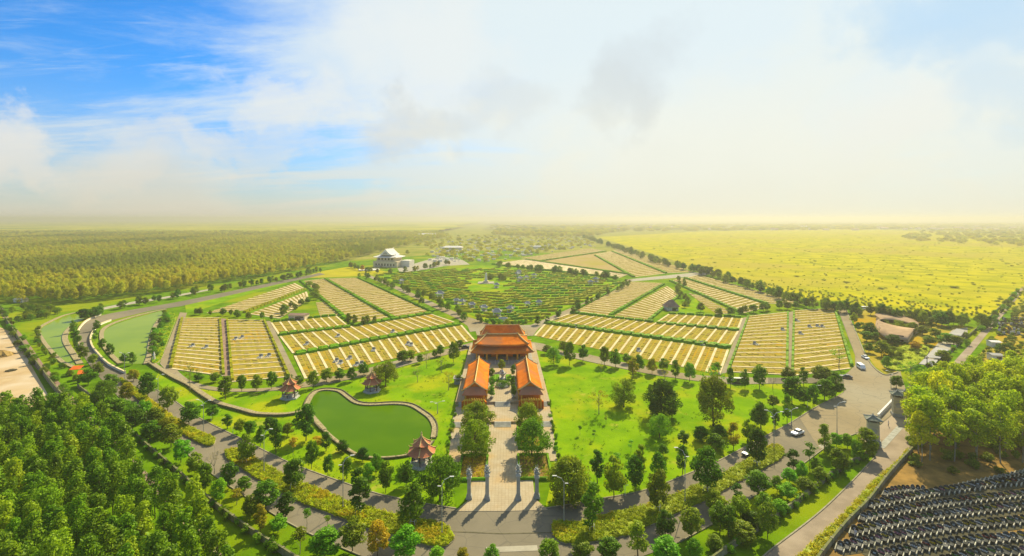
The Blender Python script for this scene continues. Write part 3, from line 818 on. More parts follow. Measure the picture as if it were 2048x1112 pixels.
TREES = []
def plant(kd, x, y, h, w, leaf='leaf_street', bark='bark', name=None, label=None, cat='tree', group=None, stakes=False, tiny=False):
    hh, ww, var = KINDS[kd]
    crown, trunk = rnd.choice(var)
    sz = h / hh; sx = w / ww
    t = thing(name or 'tree', label, cat, (x, y, 0.05), rnd.uniform(0, 6.28), group)
    cn = 'foliage' if kd == 'bush' else 'crown'; tn = 'stem' if kd == 'bush' else 'trunk'
    c = link(cn, mesh_with(crown, leaf), None, t); c.scale = (sx, sx, sz)
    s = link(tn, mesh_with(trunk, bark), None, t); s.scale = (max(sx, .6), max(sx, .6), sz)
    if stakes:
        fr = MB(); q = 0.75
        for a in range(4):
            x0, y0 = q * math.cos(a * 1.571 + .8), q * math.sin(a * 1.571 + .8)
            x1, y1 = q * math.cos(a * 1.571 + 2.37), q * math.sin(a * 1.571 + 2.37)
            fr.tube([(x0 * 1.25, y0 * 1.25, 0), (x0 * .8, y0 * .8, 1.9)], 0.05, 4)
            fr.tube([(x0 * .85, y0 * .85, 1.6), (x1 * .85, y1 * .85, 1.6)], 0.05, 4)
        fr.build('support_frame', 'white_paint', t)
    TREES.append(t)
    return t
def tree_px(kd, u, v, top, wpx, **kw):
    """tree standing at a survey point; top row and crown width measured on the same grid"""
    p = G(u, v); k = ppm(v)
    return plant(kd, p.x, p.y, max((v - top) / k, 0.8), wpx / k * 1.12, **kw)

ORD = ['first', 'second', 'third', 'fourth', 'fifth', 'sixth', 'seventh', 'eighth', 'ninth', 'tenth', 'eleventh', 'twelfth', 'thirteenth', 'fourteenth', 'fifteenth', 'sixteenth', 'seventeenth', 'eighteenth', 'nineteenth', 'twentieth']
TENS = {2: 'twenty', 3: 'thirty', 4: 'forty', 5: 'fifty', 6: 'sixty', 7: 'seventy'}
def nth(i):
    if i < 20: return ORD[i]
    t, u = divmod(i + 1, 10)
    if u == 0: return {2: 'twentieth', 3: 'thirtieth', 4: 'fortieth', 5: 'fiftieth', 6: 'sixtieth', 7: 'seventieth'}[t]
    return TENS[t] + '-' + ORD[u - 1]
LOOK = {'leaf_street': 'green', 'leaf_bright': 'bright green', 'leaf_dark': 'dark green', 'leaf_olive': 'olive', 'leaf_autumn': 'orange leaved', 'leaf_grove': 'yellow green', 'leaf_hedge': 'clipped green', 'leaf_forest': 'green'}
SHAPE = {'street': 'round headed', 'narrow': 'slim', 'sapling': 'thin young', 'broad': 'broad spreading', 'dense': 'dense domed', 'sparse': 'sparse', 'bare': 'leafless', 'tall': 'tall', 'grove': 'tall feathery', 'bush': 'low'}
def stand(place, group, rows, default='street', stakes=False, name='park_tree'):
    """rows: (u, v, top, width[, kind[, leaf]]) on the survey grid; label counts them from the left end"""
    rows = sorted(rows, key=lambda r: r[0])
    for i, r in enumerate(rows):
        kd = r[4] if len(r) > 4 else default
        lf = r[5] if len(r) > 5 else 'leaf_street'
        tree_px(kd, r[0], r[1], r[2], r[3], leaf=lf, stakes=stakes, name=name, group=group,
                cat='park tree', label=f'{LOOK[lf]} {SHAPE[kd]} tree, {nth(i)} from left {place}', bark='bark_pale' if kd in ('bare', 'sapling', 'sparse') else 'bark')

# ------------------------------------------------------------------ grave fields
def quad(TL, TR, BR, BL):
    q = [G(*p) for p in (TL, TR, BR, BL)]
    def P(a, b, z=0.0):
        v = q[0].lerp(q[1], a).lerp(q[3].lerp(q[2], a), b)
        return Vector((v.x, v.y, z))
    return P
def solid_between(m, a, b, w, z0, z1):
    d = (b - a); d.z = 0
    if d.length < 0.01: return
    d.normalize(); n = Vector((-d.y, d.x, 0)) * (w / 2)
    pts = [a + n, a - n, b - n, b + n]
    m.prism([(p.x, p.y) for p in pts], z0, z1)
FIELD_Z = 0.12
def field(label, corners, n, mode, pale=False, w=1.1, h=0.3, wide=None, far=False, plots=True):
    P = quad(*corners)
    mat = 'field_soil_pale' if pale else 'field_soil'
    b = MB(); pts = [P(0, 0, FIELD_Z), P(1, 0, FIELD_Z), P(1, 1, FIELD_Z), P(0, 1, FIELD_Z)]
    b.add(pts, [(3, 2, 1, 0)])
    root = b.build('burial_field', mat); tag(root, label, kind='structure')
    rows = MB(); rs = random.Random(len(label) * 31 + n)
    for i in range(n + 1):
        t = i / n
        if mode == 'h': a, e = P(0, t), P(1, t)
        else: a, e = P(t, 0), P(t, 1)
        if far:
            solid_between(rows, a, e, w, 0.0, h); continue
        m = MB(); solid_between(m, a, e, w, 0.0, h)
        m.build('row_path', 'row_path', root)
    if far:
        r = rows.build('row_paths', 'row_path', root); r['kind'] = 'stuff'
    if not plots: return root
    # low grave plots side by side in each row
    pm = MB()
    L = (P(0, .5) - P(1, .5)).length if mode == 'h' else (P(.5, 0) - P(.5, 1)).length
    gap = ((P(.5, 0) - P(.5, 1)).length if mode == 'h' else (P(0, .5) - P(1, .5)).length) / n
    k = max(4, int(L / (3.0 if not far else 6.0)))
    sub = 2 if gap > 5 else 1
    for i in range(n):
        for s in range(sub):
            for j in range(k):
                if rs.random() < 0.05: continue
                t0 = (i + (s + 0.5 + 0.04 * rs.uniform(-1, 1)) / sub * 0.86 + 0.07) / n
                f0 = (j + 0.5) / k
                c = P(f0, t0) if mode == 'h' else P(t0, f0)
                c2 = P(min(f0 + .01, 1), t0) if mode == 'h' else P(t0, min(f0 + .01, 1))
                dd = c2 - c
                ang = math.atan2(dd.y, dd.x)
                hh = rs.choice((0.14, 0.18, 0.22, 0.22, 0.36))
                pm.box(c.x, c.y, 0.0, L / k * 0.72, min(gap / sub * 0.55, 3.2), hh, ang)
    o = pm.build('grave_plots', 'plot_slab', root); o['kind'] = 'stuff'
    return root

field('striped grave field nearest the olive pond, horizontal rows', ((368, 637), (440, 636), (447, 752), (344, 738)), 17, 'h')
field('striped grave field beside the brown middle walk', ((453, 640), (527, 641), (577, 754), (464, 764)), 16, 'h')
field('upper band of slanting rows below the small hut', ((543, 646), (672, 633), (697, 654), (558, 669)), 8, 'v')
field('middle band of slanting rows left of the temple', ((561, 673), (862, 629), (914, 647), (587, 707)), 17, 'v')
field('lower band of slanting rows left of the temple', ((590, 712), (922, 651), (948, 681), (612, 758)), 18, 'v')
field('pale grave field sloping between two hedges above the hut', ((606, 563), (648, 558), (783, 639), (710, 650)), 24, 'h', True, 1.5)
field('pale grave field beside the lane to the hedge garden', ((655, 558), (712, 556), (860, 625), (792, 637)), 24, 'h', True, 1.5)
field('small grave field right of the hut', ((632, 606), (660, 604), (684, 630), (640, 633)), 8, 'h', True)
field('far left grave field along the grass wedge', ((588, 567), (607, 577), (488, 621), (414, 626)), 18, 'h', True, 1.6)
field('left grave field between hedge and hut garden', ((612, 584), (616, 600), (560, 637), (500, 628)), 14, 'h', True, 1.6)
field('lower band of slanting rows right of the temple', ((1090, 649), (1456, 700), (1438, 750), (1070, 672)), 19, 'v')
field('middle band of slanting rows right of the temple', ((1140, 628), (1476, 663), (1459, 692), (1094, 644)), 18, 'v')
field('upper band of slanting rows below the grey pavilion', ((1338, 629), (1484, 637), (1475, 660), (1314, 645)), 8, 'v')
field('striped grave field left of the pale walk on the right', ((1497, 633), (1575, 625), (1574, 750), (1457, 744)), 16, 'h')
field('striped grave field beside the avenue on the right', ((1589, 622), (1667, 617), (1700, 737), (1585, 752)), 18, 'h')
field('pale grave field beside the right lane of the hedge garden', ((1263, 564), (1324, 567), (1216, 631), (1150, 622)), 22, 'h', True, 1.5)
field('pale grave field sloping towards the grey pavilion', ((1333, 573), (1358, 590), (1294, 641), (1226, 633)), 18, 'h', True, 1.5)
field('pale grave field between the right diagonal hedges', ((1343, 562), (1366, 557), (1538, 612), (1487, 626)), 22, 'h', True, 1.5)
field('outermost pale grave field along the meadow trees', ((1373, 556), (1398, 550), (1612, 608), (1532, 607)), 22, 'h', True, 1.5)
field('small grave field behind the bright grass triangle', ((1378, 587), (1402, 593), (1470, 627), (1432, 628)), 8, 'h', True)
sheet('field_ground', [(1080, 522), (1200, 506), (1270, 554), (1250, 549)], 0.11, 'field_soil_pale', label='pale triangle of ground between the far fields')
field('hazy far grave field beyond the hedge garden', ((985, 527), (1052, 519), (1258, 548), (1236, 557)), 26, 'v', True, 2.2, far=True)
field('hazy far grave field with long diagonal rows', ((1192, 510), (1222, 503), (1330, 547), (1268, 554)), 24, 'h', True, 2.2, far=True)
field('hazy far grave field beside the avenue of trees', ((1226, 502), (1248, 497), (1385, 544), (1334, 546)), 24, 'h', True, 2.2, far=True)
field('hazy far grave field at the distant junction', ((1042, 516), (1178, 497), (1212, 502), (1082, 522)), 22, 'v', True, 2.2, far=True)
for lb, pts in (('brown walk between the two striped left fields', [(441, 637), (452, 638), (463, 762), (448, 754)]), ('pale walk beside the slanting rows on the left', [(529, 641), (541, 643), (598, 758), (580, 757)]),
                ('pale walk beside the slanting rows on the right', [(1486, 636), (1495, 634), (1455, 745), (1441, 750)]), ('pale walk between the two striped right fields', [(1577, 625), (1587, 623), (1584, 752), (1575, 752)])):
    sheet('walk', pts, 0.15, 'path_pink' if 'brown' in lb else 'asphalt_warm', label=lb)

# built tombs here and there among the rows
TB = MB(); TB.box(0, 0, 0, 2.6, 3.6, .45); TBm = TB.mesh('slab'); TBm.materials.append(MATS['granite_pale'])
TH = MB(); TH.box(0, 1.4, .453, 2.2, .5, 1.5, taper=.85); TH.box(-.7, .2, .453, .8, 1.9, .4); TH.box(.7, .2, .453, .8, 1.9, .4); THm = TH.mesh('headstone'); THm.materials.append(MATS['granite'])
TP = MB(); TP.lathe(0, -1.4, [(.2, .453), (.3, .8), (.12, 1.2)], 8); TPm = TP.mesh('urn'); TPm.materials.append(MATS['plaster_white'])
for i, (u, v) in enumerate(sorted([(383, 694), (410, 697), (470, 680), (482, 677), (520, 716), (536, 714), (672, 724), (680, 728), (698, 719), (712, 732), (722, 730), (747, 702), (785, 665), (815, 690), (822, 692), (675, 674), (612, 690), (1152, 655), (1278, 703), (1404, 690), (1595, 643), (1602, 669), (1620, 655), (1636, 654), (1646, 655), (1566, 661), (1512, 690)])):
    p = G(u, v)
    o = thing('built_tomb', f'grey built tomb among the rows, {nth(i)} from left across the grave fields', 'tomb', (p.x, p.y, .1), rnd.uniform(-.2, .2), 'built tombs among the grave rows')
    o.scale = (.8, .8, .8)
    for nm, me in (('slab', TBm), ('headstone', THm), ('urn', TPm)): link(nm, me, None, o)

# clipped hedges: a few block meshes, leafy outside, shared by all
def hedge_block_mesh(i):
    rs = random.Random(40 + i)
    bm = bmesh.new()
    bmesh.ops.create_grid(bm, x_segments=8, y_segments=3, size=0.5)
    for v in bm.verts: v.co.z = 1.0 + rs.uniform(-.10, .07)
    r = bmesh.ops.extrude_edge_only(bm, edges=[e for e in bm.edges if e.is_boundary])
    for e in r['geom']:
        if isinstance(e, bmesh.types.BMVert):
            e.co.z = 0.0; e.co.x *= 1.03; e.co.y *= 1.1
    for v in bm.verts:
        v.co.x += rs.uniform(-.02, .02); v.co.y += rs.uniform(-.06, .06)
    bmesh.ops.recalc_face_normals(bm, faces=bm.faces)
    me = bpy.data.meshes.new('hedge_block'); bm.to_mesh(me); bm.free()
    return me
HB = [hedge_block_mesh(i) for i in range(4)]
for me in HB: me.materials.append(MATS['leaf_hedge'])
HBY = [mesh_with(me, 'leaf_hedge_yellow') for me in HB]
def hedge_row(label, a, b, n, rows=1, w=1.3, h=1.2, fill=0.78, gap=2.6, yellow=False, group='clipped hedges between the grave rows'):
    A, B = G(*a), G(*b)
    d = B - A; ang = math.atan2(d.y, d.x); nn = Vector((-math.sin(ang), math.cos(ang), 0))
    t = thing('hedge_row', label, 'hedge', A.lerp(B, .5), 0, group)
    o0 = A.lerp(B, .5)
    for r in range(rows):
        off = nn * (gap * (r - (rows - 1) / 2))
        for i in range(n):
            c = A.lerp(B, (i + .5 + (0.2 if r else 0)) / n) - o0 + off
            k = link('hedge_block', rnd.choice(HBY if yellow else HB), None, t)
            k.location = (c.x, c.y, 0.05); k.rotation_euler = (0, 0, ang)
            k.scale = (d.length / n * fill, w, h * rnd.uniform(.9, 1.1))
    return t
hedge_row('double hedge between the middle and lower left bands', (588, 710), (918, 649), 18, 2, 2.4, 1.3)
hedge_row('double hedge between the upper and middle left bands', (556, 670), (700, 654), 8, 2, 2.2, 1.2)
hedge_row('double hedge topping the middle left band', (704, 652), (862, 627), 9, 2, 2.6, 1.2)
hedge_row('hedge between the hut and the slanting rows', (545, 644), (672, 631), 8, 1, 2.2, 1.2)
hedge_row('double hedge between the middle and lower right bands', (1090, 646), (1458, 696), 19, 2, 2.4, 1.3)
hedge_row('double hedge between the upper and middle right bands', (1312, 646), (1476, 661), 8, 2, 2.2, 1.2)
hedge_row('hedge topping the middle right band', (1142, 626), (1308, 645), 9, 1, 2.6, 1.3)
hedge_row('hedge along the bright grass triangle', (1336, 627), (1484, 635), 8, 1, 2.2, 1.2)
hedge_row('long diagonal hedge between the two pale left fields', (650, 558), (788, 638), 26, 1, 2.4, 1.5, .8)
hedge_row('diagonal hedge along the hut garden', (601, 562), (706, 650), 24, 1, 2.4, 1.5, .8)
hedge_row('diagonal hedge beside the lane to the hedge garden', (716, 556), (866, 625), 24, 1, 2.0, 1.3, .85)
hedge_row('diagonal hedge between the far left fields', (610, 579), (488, 626), 20, 1, 2.2, 1.5, .8, yellow=True)
hedge_row('long diagonal hedge between the two pale right fields', (1328, 569), (1220, 632), 24, 1, 2.4, 1.5, .8)
hedge_row('diagonal hedge right of the grass triangle', (1340, 562), (1484, 627), 22, 1, 2.4, 1.5, .8)
hedge_row('diagonal hedge inside the outermost right field', (1369, 556), (1535, 609), 22, 1, 2.4, 1.5, .8)
hedge_row('diagonal hedge beside the right lane of the hedge garden', (1258, 564), (1142, 626), 22, 1, 1.8, 1.2, .85)
hedge_row('diagonal hedge facing the grey pavilion', (1358, 592), (1298, 641), 12, 1, 2.0, 1.2, .8)
hedge_row('hedge on the pond side of the left striped field', (364, 637), (341, 737), 16, 1, 1.2, 1.2, .85, yellow=True)
hedge_row('hedge left of the brown walk', (440, 638), (447, 752), 16, 1, 1.0, 1.1, .85, yellow=True)
hedge_row('hedge right of the brown walk', (454, 640), (465, 763), 16, 1, 1.0, 1.1, .85, yellow=True)
hedge_row('hedge left of the pale left walk', (528, 641), (578, 755), 16, 1, 1.0, 1.1, .85, yellow=True)
hedge_row('hedge beside the pale right walk', (1497, 633), (1456, 745), 16, 1, 1.0, 1.1, .85)
hedge_row('hedge left of the middle right walk', (1576, 625), (1574, 750), 16, 1, 1.0, 1.1, .85)
hedge_row('hedge right of the middle right walk', (1588, 623), (1585, 750), 16, 1, 1.0, 1.1, .85)
hedge_row('hedge along the avenue beside the right striped field', (1669, 618), (1704, 734), 18, 1, 1.2, 1.3, .85)
hedge_row('hazy hedge in the far field under the junction', (1050, 519), (1256, 549), 20, 1, 3, 1.8, .95)
hedge_row('hazy diagonal hedge between the far fields', (1190, 511), (1268, 555), 16, 1, 3, 1.8, .9)
hedge_row('hazy diagonal hedge beside the far avenue', (1224, 503), (1332, 547), 18, 1, 3, 1.8, .9)
hedge_row('hazy long hedge at the foot of the far fields', (985, 529), (1236, 557), 24, 1, 3, 1.8, .95)
hedge_row('hazy hedge above the far triangle', (1080, 523), (1212, 503), 14, 1, 3, 1.8, .95)

# hedge garden: chevrons of clipped hedge with cross hedges
MAZE = [(748, 549), (880, 541), (960, 531), (1010, 534), (1120, 545), (1250, 566), (1190, 592), (1105, 628), (1060, 645), (1000, 648), (960, 638), (900, 612), (830, 580)]
sheet('hedge_garden_ground', MAZE, 0.11, 'lawn', label='grass between the hedges of the hedge garden')
yv = 542.0; ridx = 0
while yv < 652:
    t = thing('hedge_row', f'{nth(ridx)} chevron hedge from the far end of the hedge garden', 'hedge', (0, 0, 0), 0, 'chevron hedges of the hedge garden')
    cnt = 0
    u = 745.0
    stepu = 13 + (yv - 540) * 0.09
    while u < 1260:
        v = yv - 20 * min(1.0, abs(u - 1005) / 255) * (0.25 + (yv - 540) / 130) + 1.2 * math.sin(u * .05 + ridx)
        if in_poly(u, v, MAZE) and not (938 < u < 1012 and 556 < v < 584):
            p = G(u, v)
            q = G(u + 4, yv - 20 * min(1.0, abs(u + 4 - 1005) / 255) * (0.25 + (yv - 540) / 130) + 1.2 * math.sin((u + 4) * .05 + ridx))
            ang = math.atan2(q.y - p.y, q.x - p.x)
            wl = stepu / ppm(v)
            if rnd.random() > 0.02:
                k = link('hedge_block', rnd.choice(HB + HBY + HBY), None, t)
                k.location = (p.x, p.y, 0.05); k.rotation_euler = (0, 0, ang)
                k.scale = ((q - p).length / 4 * stepu * rnd.uniform(.82, .95), 1.8, rnd.uniform(1.2, 1.6)); cnt += 1
            if (int(u / stepu) + ridx) % 2 == 0:
                k = link('hedge_block', rnd.choice(HBY), None, t)
                g2 = G(u + stepu * .3, v - 2.0)
                k.location = (g2.x, g2.y, 0.05); k.rotation_euler = (0, 0, R(62))
                k.scale = (7, 1.6, rnd.uniform(1.1, 1.5))
        u += stepu
    if cnt == 0: bpy.data.objects.remove(t)
    else: ridx += 1
    yv += 3.3 + (yv - 540) * 0.028

# ------------------------------------------------------------------ roofs
def curved_hip(m, L, W, z0, rise, ridge, lift=0.5, curve=0.25, seg=8, thick=0.25):
    """hipped roof L (x) by W (y) whose slopes sag and whose corners turn up; ridge = ridge length; returns ridge end x"""
    vs = []; fs = []
    rows = 6
    def pt(side, s, t):
        # side 0 front,1 right,2 back,3 left; s -1..1 along the eave, t 0 eave..1 ridge
        hx, hy = L / 2, W / 2
        k = t
        ex = hx + (ridge / 2 - hx) * k; ey = hy * (1 - k)
        z = z0 + rise * ((1 - curve) * t + curve * t * t) + lift * (abs(s) ** 4) * (1 - t) ** 2
        if side == 0: return (s * ex, -ey, z)
        if side == 2: return (-s * ex, ey, z)
        if side == 1: return (ex, s * ey, z)
        return (-ex, -s * ey, z)
    for side in range(4):
        base = len(vs)
        for j in range(rows + 1):
            for i in range(seg + 1):
                vs.append(pt(side, -1 + 2 * i / seg, j / rows))
        for j in range(rows):
            for i in range(seg):
                a = base + j * (seg + 1) + i
                fs.append((a, a + 1, a + seg + 2, a + seg + 1))
        # underside
        b2 = len(vs)
        for i in range(seg + 1):
            x, y, z = pt(side, -1 + 2 * i / seg, 0)
            vs.append((x, y, z - thick))
        for i in range(seg):
            fs.append((base + i, b2 + i, b2 + i + 1, base + i + 1))
        vs.append((0, 0, z0 + rise * .4)); c = len(vs) - 1
        for i in range(seg):
            fs.append((b2 + i, c, b2 + i + 1))
    m.add(vs, fs)
    return pt
def hip_ridges(pt, L, ridge, z0, rise, r=0.22, horn=0.7):
    m = MB()
    for side, s in ((0, -1), (0, 1), (2, -1), (2, 1)):
        pts = [Vector(pt(side, s, j / 6)) + Vector((0, 0, r * .7)) for j in range(7)]
        tip = pts[0] + (pts[0] - pts[1]).normalized() * horn + Vector((0, 0, horn * .7))
        m.tube([tip] + pts, r, 6)
    if ridge > 0.2:
        zr = z0 + rise + r
        m.tube([(-ridge / 2, 0, zr + .25), (-ridge / 2 * .8, 0, zr), (0, 0, zr - .05), (ridge / 2 * .8, 0, zr), (ridge / 2, 0, zr + .25)], r * 1.25, 6)
    return m

# ------------------------------------------------------------------ temple compound
AX0 = G(1006, 1000); AX1 = G(1005, 700)
adir = (AX1 - AX0); adir.z = 0; adir.normalize()
aang = math.atan2(adir.y, adir.x) - math.pi / 2
def TL_(s, t, z=0.0):
    """temple frame: s metres along the axis from the dragon pillars, t metres to the right"""
    return Vector((AX0.x + adir.x * s + adir.y * t, AX0.y + adir.y * s - adir.x * t, z))
def tbox(m, s0, s1, t0, t1, z0, z1):
    pts = [TL_(s0, t0), TL_(s0, t1), TL_(s1, t1), TL_(s1, t0)]
    return m.prism([(p.x, p.y) for p in pts], z0, z1)
Z1, Z2, Z3 = 0.9, 1.7, 2.7
S1, S2, S3 = 42.5, 57.5, 101.0
def tslab(name, mat, label, *a):
    m = MB(); tbox(m, *a); return tag(m.build(name, mat), label, kind='structure')
m = MB(); pts = [TL_(-4.5, -10.5), TL_(-4.7, 0), TL_(-4.5, 10.0), TL_(0.2, 7.4), TL_(18, 7.4), TL_(18, 14.5), TL_(S1, 15.6), TL_(S1, -16), TL_(18, -14.5), TL_(18, -7.6), TL_(0.2, -7.8)]
m.prism([(p.x, p.y) for p in pts], 0, 0.22); tag(m.build('plaza', 'paving'), 'cream paved forecourt leading to the temple', kind='structure')
m = MB(); tbox(m, S1, S2, -16, 16, 0, Z1); tag(m.build('terrace', 'paving'), 'lower paved terrace of the temple', kind='structure')
m = MB(); tbox(m, S2, 138, -16.3, 16.3, 0, Z2); tag(m.build('terrace', 'paving'), 'upper paved terrace of the temple', kind='structure')
def steps(label, s, t0, t1, z0, z1, n):
    t = thing('steps', label, 'steps')
    for i in range(n):
        m = MB(); tbox(m, s - (n - i) * 0.55, s + 0.02, t0, t1, z0 + .003, z0 + (z1 - z0) * (i + 1) / (n + 0.0) - (0.003 if i == n - 1 else 0))
        m.build('step', 'granite', t)
for s, za, zb, lv in ((S1, 0.22, Z1, 'lower'), (S2, Z1, Z2, 'upper')):
    steps(f'{lv} flight of grey steps on the central temple path', s, -2.6, 2.6, za, zb, 5)
    steps(f'{lv} flight of grey steps on the left side walk', s, -15.2, -12, za, zb, 5)
    steps(f'{lv} flight of grey steps on the right side walk', s, 12, 15.2, za, zb, 5)

# main hall
def column(m, x, y, z0, z1, r=0.38):
    m.lathe(x, y, [(r * 1.5, z0), (r * 1.5, z0 + .35), (r, z0 + .5), (r, z1 - .5), (r * 1.35, z1)], 10)
p = TL_(109.5, -0.2)
hall = thing('temple_hall', 'large temple hall with two tiers of orange tiled roof', 'temple', (p.x, p.y, Z2), aang)
MB().box(0, 3, -1.6, 27, 17, 2.6).build('plinth', 'granite', hall)
MB().box(0, 5.5, 1.0, 21, 10, 5.2).build('wall', 'plaster_orange', hall)
for i in range(3):
    MB().box(-6.5 + i * 6.5, 0.42, 1.02, 3.4, 0.16, 3.6).build('door', 'interior_dark', hall)
for i in range(6):
    m = MB(); x = -11.2 + i * 4.48; column(m, x, -4.2, 1.0, 4.9); m.build('column', 'trim_gold', hall)
MB().box(0, -4.2, 4.9, 24.5, .5, .5).build('beam', 'trim_gold', hall)
for i, (y, hz) in enumerate(((-7.2, .35), (-6.6, .7), (-6.0, 1.0))):
    MB().box(0, y, -.05, 11, .62, hz).build('step', 'granite', hall)
for x in (-2.9, 2.9):
    MB().box(x, -6.6, -.05, .35, 2.2, 1.4).build('stair_rail', 'granite_pale', hall)
m = MB(); pt = curved_hip(m, 27.5, 20.6, 4.5, 4.4, 17.0, .7, .05, 12); lr = m.build('lower_roof', 'tile_orange', hall, True); lr.location = (0, 3, 0)
hip_ridges(pt, 27.5, 0, 4.5, 4.4).build('hip_ridge', 'ridge_cream', lr)
MB().box(0, 0, 6.4, 20.5, 10.5, 1.1).build('clerestory', 'trim_gold', lr)
m = MB(); pt = curved_hip(m, 23.4, 16.2, 7.3, 3.2, 14.6, .8, .25, 12); ur = m.build('upper_roof', 'tile_orange', hall, True); ur.location = (0, 3, 0)
hip_ridges(pt, 23.4, 14.6, 7.3, 3.2, .26, .8).build('ridge', 'ridge_cream', ur)
for sx in (-1, 1):
    MB().tube([(sx * 7.1, 0, 10.6), (sx * 7.5, 0, 11.3), (sx * 7.1, 0, 11.8), (sx * 6.6, 0, 11.6)], .22, 6, .08).build('ridge_dragon', 'trim_gold', ur)
# rear hall
p = TL_(127.5, 0)
p = TL_(130.5, 0)
rear = thing('temple_rear_hall', 'rear temple hall, its orange roof just showing behind the main ridge', 'temple', (p.x, p.y, Z2), aang)
MB().box(0, 0, -.2, 19, 9, 6).build('wall', 'plaster_orange', rear)
m = MB(); pt = curved_hip(m, 22.5, 12.5, 5.6, 5.2, 16.5, .7, .3, 12); rr = m.build('roof', 'tile_orange', rear, True)
hip_ridges(pt, 22.5, 16.5, 5.6, 5.2).build('ridge', 'ridge_cream', rr)

# side halls: long gable roof, hipped apron on the near end, screen wall in front
def side_hall(side, label):
    p = TL_(72.5, side * 9.6)
    t = thing('temple_side_hall', label, 'temple', (p.x, p.y, Z2), aang)
    L, W, e, r = 31.0, 8.6, 3.6, 2.9
    MB().box(0, 0, -.05, 7.2, L - 3, 3.7).build('wall', 'plaster_orange', t)
    for i in range(8):
        m = MB(); column(m, -side * 3.95, -13.5 + i * 3.85, .0, 3.6, .22); m.build('column', 'trim_gold', t)
    for i in range(6):
        MB().box(-side * 3.62, -11.5 + i * 4.4, .2, .06, 1.5, 2.5).build('door', 'timber_dark', t)
    # roof: sagging slopes
    vs = []; fs = []; n = 7; ns = 10
    for j in range(ns + 1):
        y = -L / 2 + L * j / ns
        yk = abs(2 * j / ns - 1)
        for i in range(-n, n + 1):
            q = abs(i) / n
            yy = y
            z = e + r * ((1 - q) * .78 + (1 - q) ** 2 * .22) + .35 * yk ** 6 * (1 - q * .3) + .25 * q ** 4 * yk ** 5
            vs.append((i / n * W / 2, yy, z))
    k = 2 * n + 1
    for j in range(ns):
        for i in range(k - 1):
            a = j * k + i; fs.append((a, a + 1, a + k + 1, a + k))
    off = len(vs); vs += [(x, y, z - .22) for x, y, z in vs]; fs += [tuple(off + i for i in f[::-1]) for f in fs]
    bo = [j * k for j in range(ns + 1)]; bo2 = [j * k + k - 1 for j in range(ns + 1)]
    for b in (bo, bo2, list(range(k)), list(range(ns * k, ns * k + k))):
        for a, c in zip(b, b[1:]): fs.append((a, c, off + c, off + a))
    m = MB(); m.add(vs, fs); rf = m.build('roof', 'tile_orange', t, True)
    zr = e + r + .25
    MB().tube([(0, -L / 2 - .3, zr + .55), (0, -L / 2 + 3, zr + .1), (0, 0, zr), (0, L / 2 - 3, zr + .1), (0, L / 2 + .3, zr + .55)], .2, 6).build('ridge', 'ridge_cream', rf)
    for y0, j in ((-L / 2, 0), (L / 2, ns)):
        m = MB(); m.tube([Vector(vs[j * k + i]) + Vector((0, 0, .12)) for i in range(0, k)], .19, 6); m.build('verge_ridge', 'ridge_cream', rf)
    for y0 in (-L / 2, L / 2):
        for sx in (-1, 1):
            MB().tube([(sx * W / 2, y0, e + .3), (sx * (W / 2 + .45), y0, e + .6), (sx * (W / 2 + .35), y0, e + 1.1)], .2, 6, .08).build('corner_horn', 'trim_gold', rf)
    # gable apron (sloping pink tile) and porch
    y0 = -L / 2
    m = MB(); m.add([(-W / 2, y0 - 1.9, e - .45), (W / 2, y0 - 1.9, e - .45), (2.7, y0 + .4, e + 1.6), (-2.7, y0 + .4, e + 1.6), (-W / 2, y0 - 1.9, e - .65), (W / 2, y0 - 1.9, e - .65), (2.7, y0 + .4, e + 1.3), (-2.7, y0 + .4, e + 1.3)],
                    [(0, 1, 2, 3), (7, 6, 5, 4), (0, 4, 5, 1), (1, 5, 6, 2), (2, 6, 7, 3), (3, 7, 4, 0)])
    m.build('gable_apron', 'tile_pink', rf)
    m = MB(); m.add([(-3.4, y0 + .5, e), (3.4, y0 + .5, e), (0, y0 + .5, e + r)], [(0, 1, 2)]); m.build('gable', 'plaster_orange', t)
    for x in (-3.1, 3.1):
        m = MB(); column(m, x, y0 - 1.2, 0, e - .55, .22); m.build('porch_column', 'trim_gold', t)
    # screen wall with scalloped coping
    sw = MB().box(0, y0 - 4.2, -.95, 6.8, .4, 3.0).build('screen_wall', 'plaster_orange', t)
    for sx in (-1, 1):
        MB().box(sx * 3.75, y0 - 3.4, -.95, .4, 2.0, 2.7, sx * R(18)).build('screen_wing', 'plaster_orange', t)
    m = MB()
    for i in range(9):
        x = -3.2 + i * .8; m.lathe(x, y0 - 4.2, [(.42, 2.05), (.45, 2.2), (.25, 2.45 + .35 * math.cos((i - 4) * .38)), (.05, 2.6 + .4 * math.cos((i - 4) * .38))], 8)
    m.build('scalloped_coping', 'trim_gold', sw)
    for x in (-3.3, -2.2, 2.2, 3.3):
        MB().box(x, y0 - 4.45, -.95, .3, .12, 3.0).build('pilaster', 'trim_gold', sw)
side_hall(-1, 'long orange roofed side hall on the left of the temple court')
side_hall(1, 'long orange roofed side hall on the right of the temple court')

# small grey kiosk behind the left hall
p = TL_(82, -17.6)
k = thing('kiosk', 'small grey roofed kiosk beside the left side hall', 'kiosk', (p.x, p.y, 0), aang)
MB().box(0, 0, 0, 2.6, 3.6, 2.4).build('wall', 'granite', k); MB().box(0, 0, 2.41, 3.4, 4.6, .22).build('roof', 'grey_sheet', k)

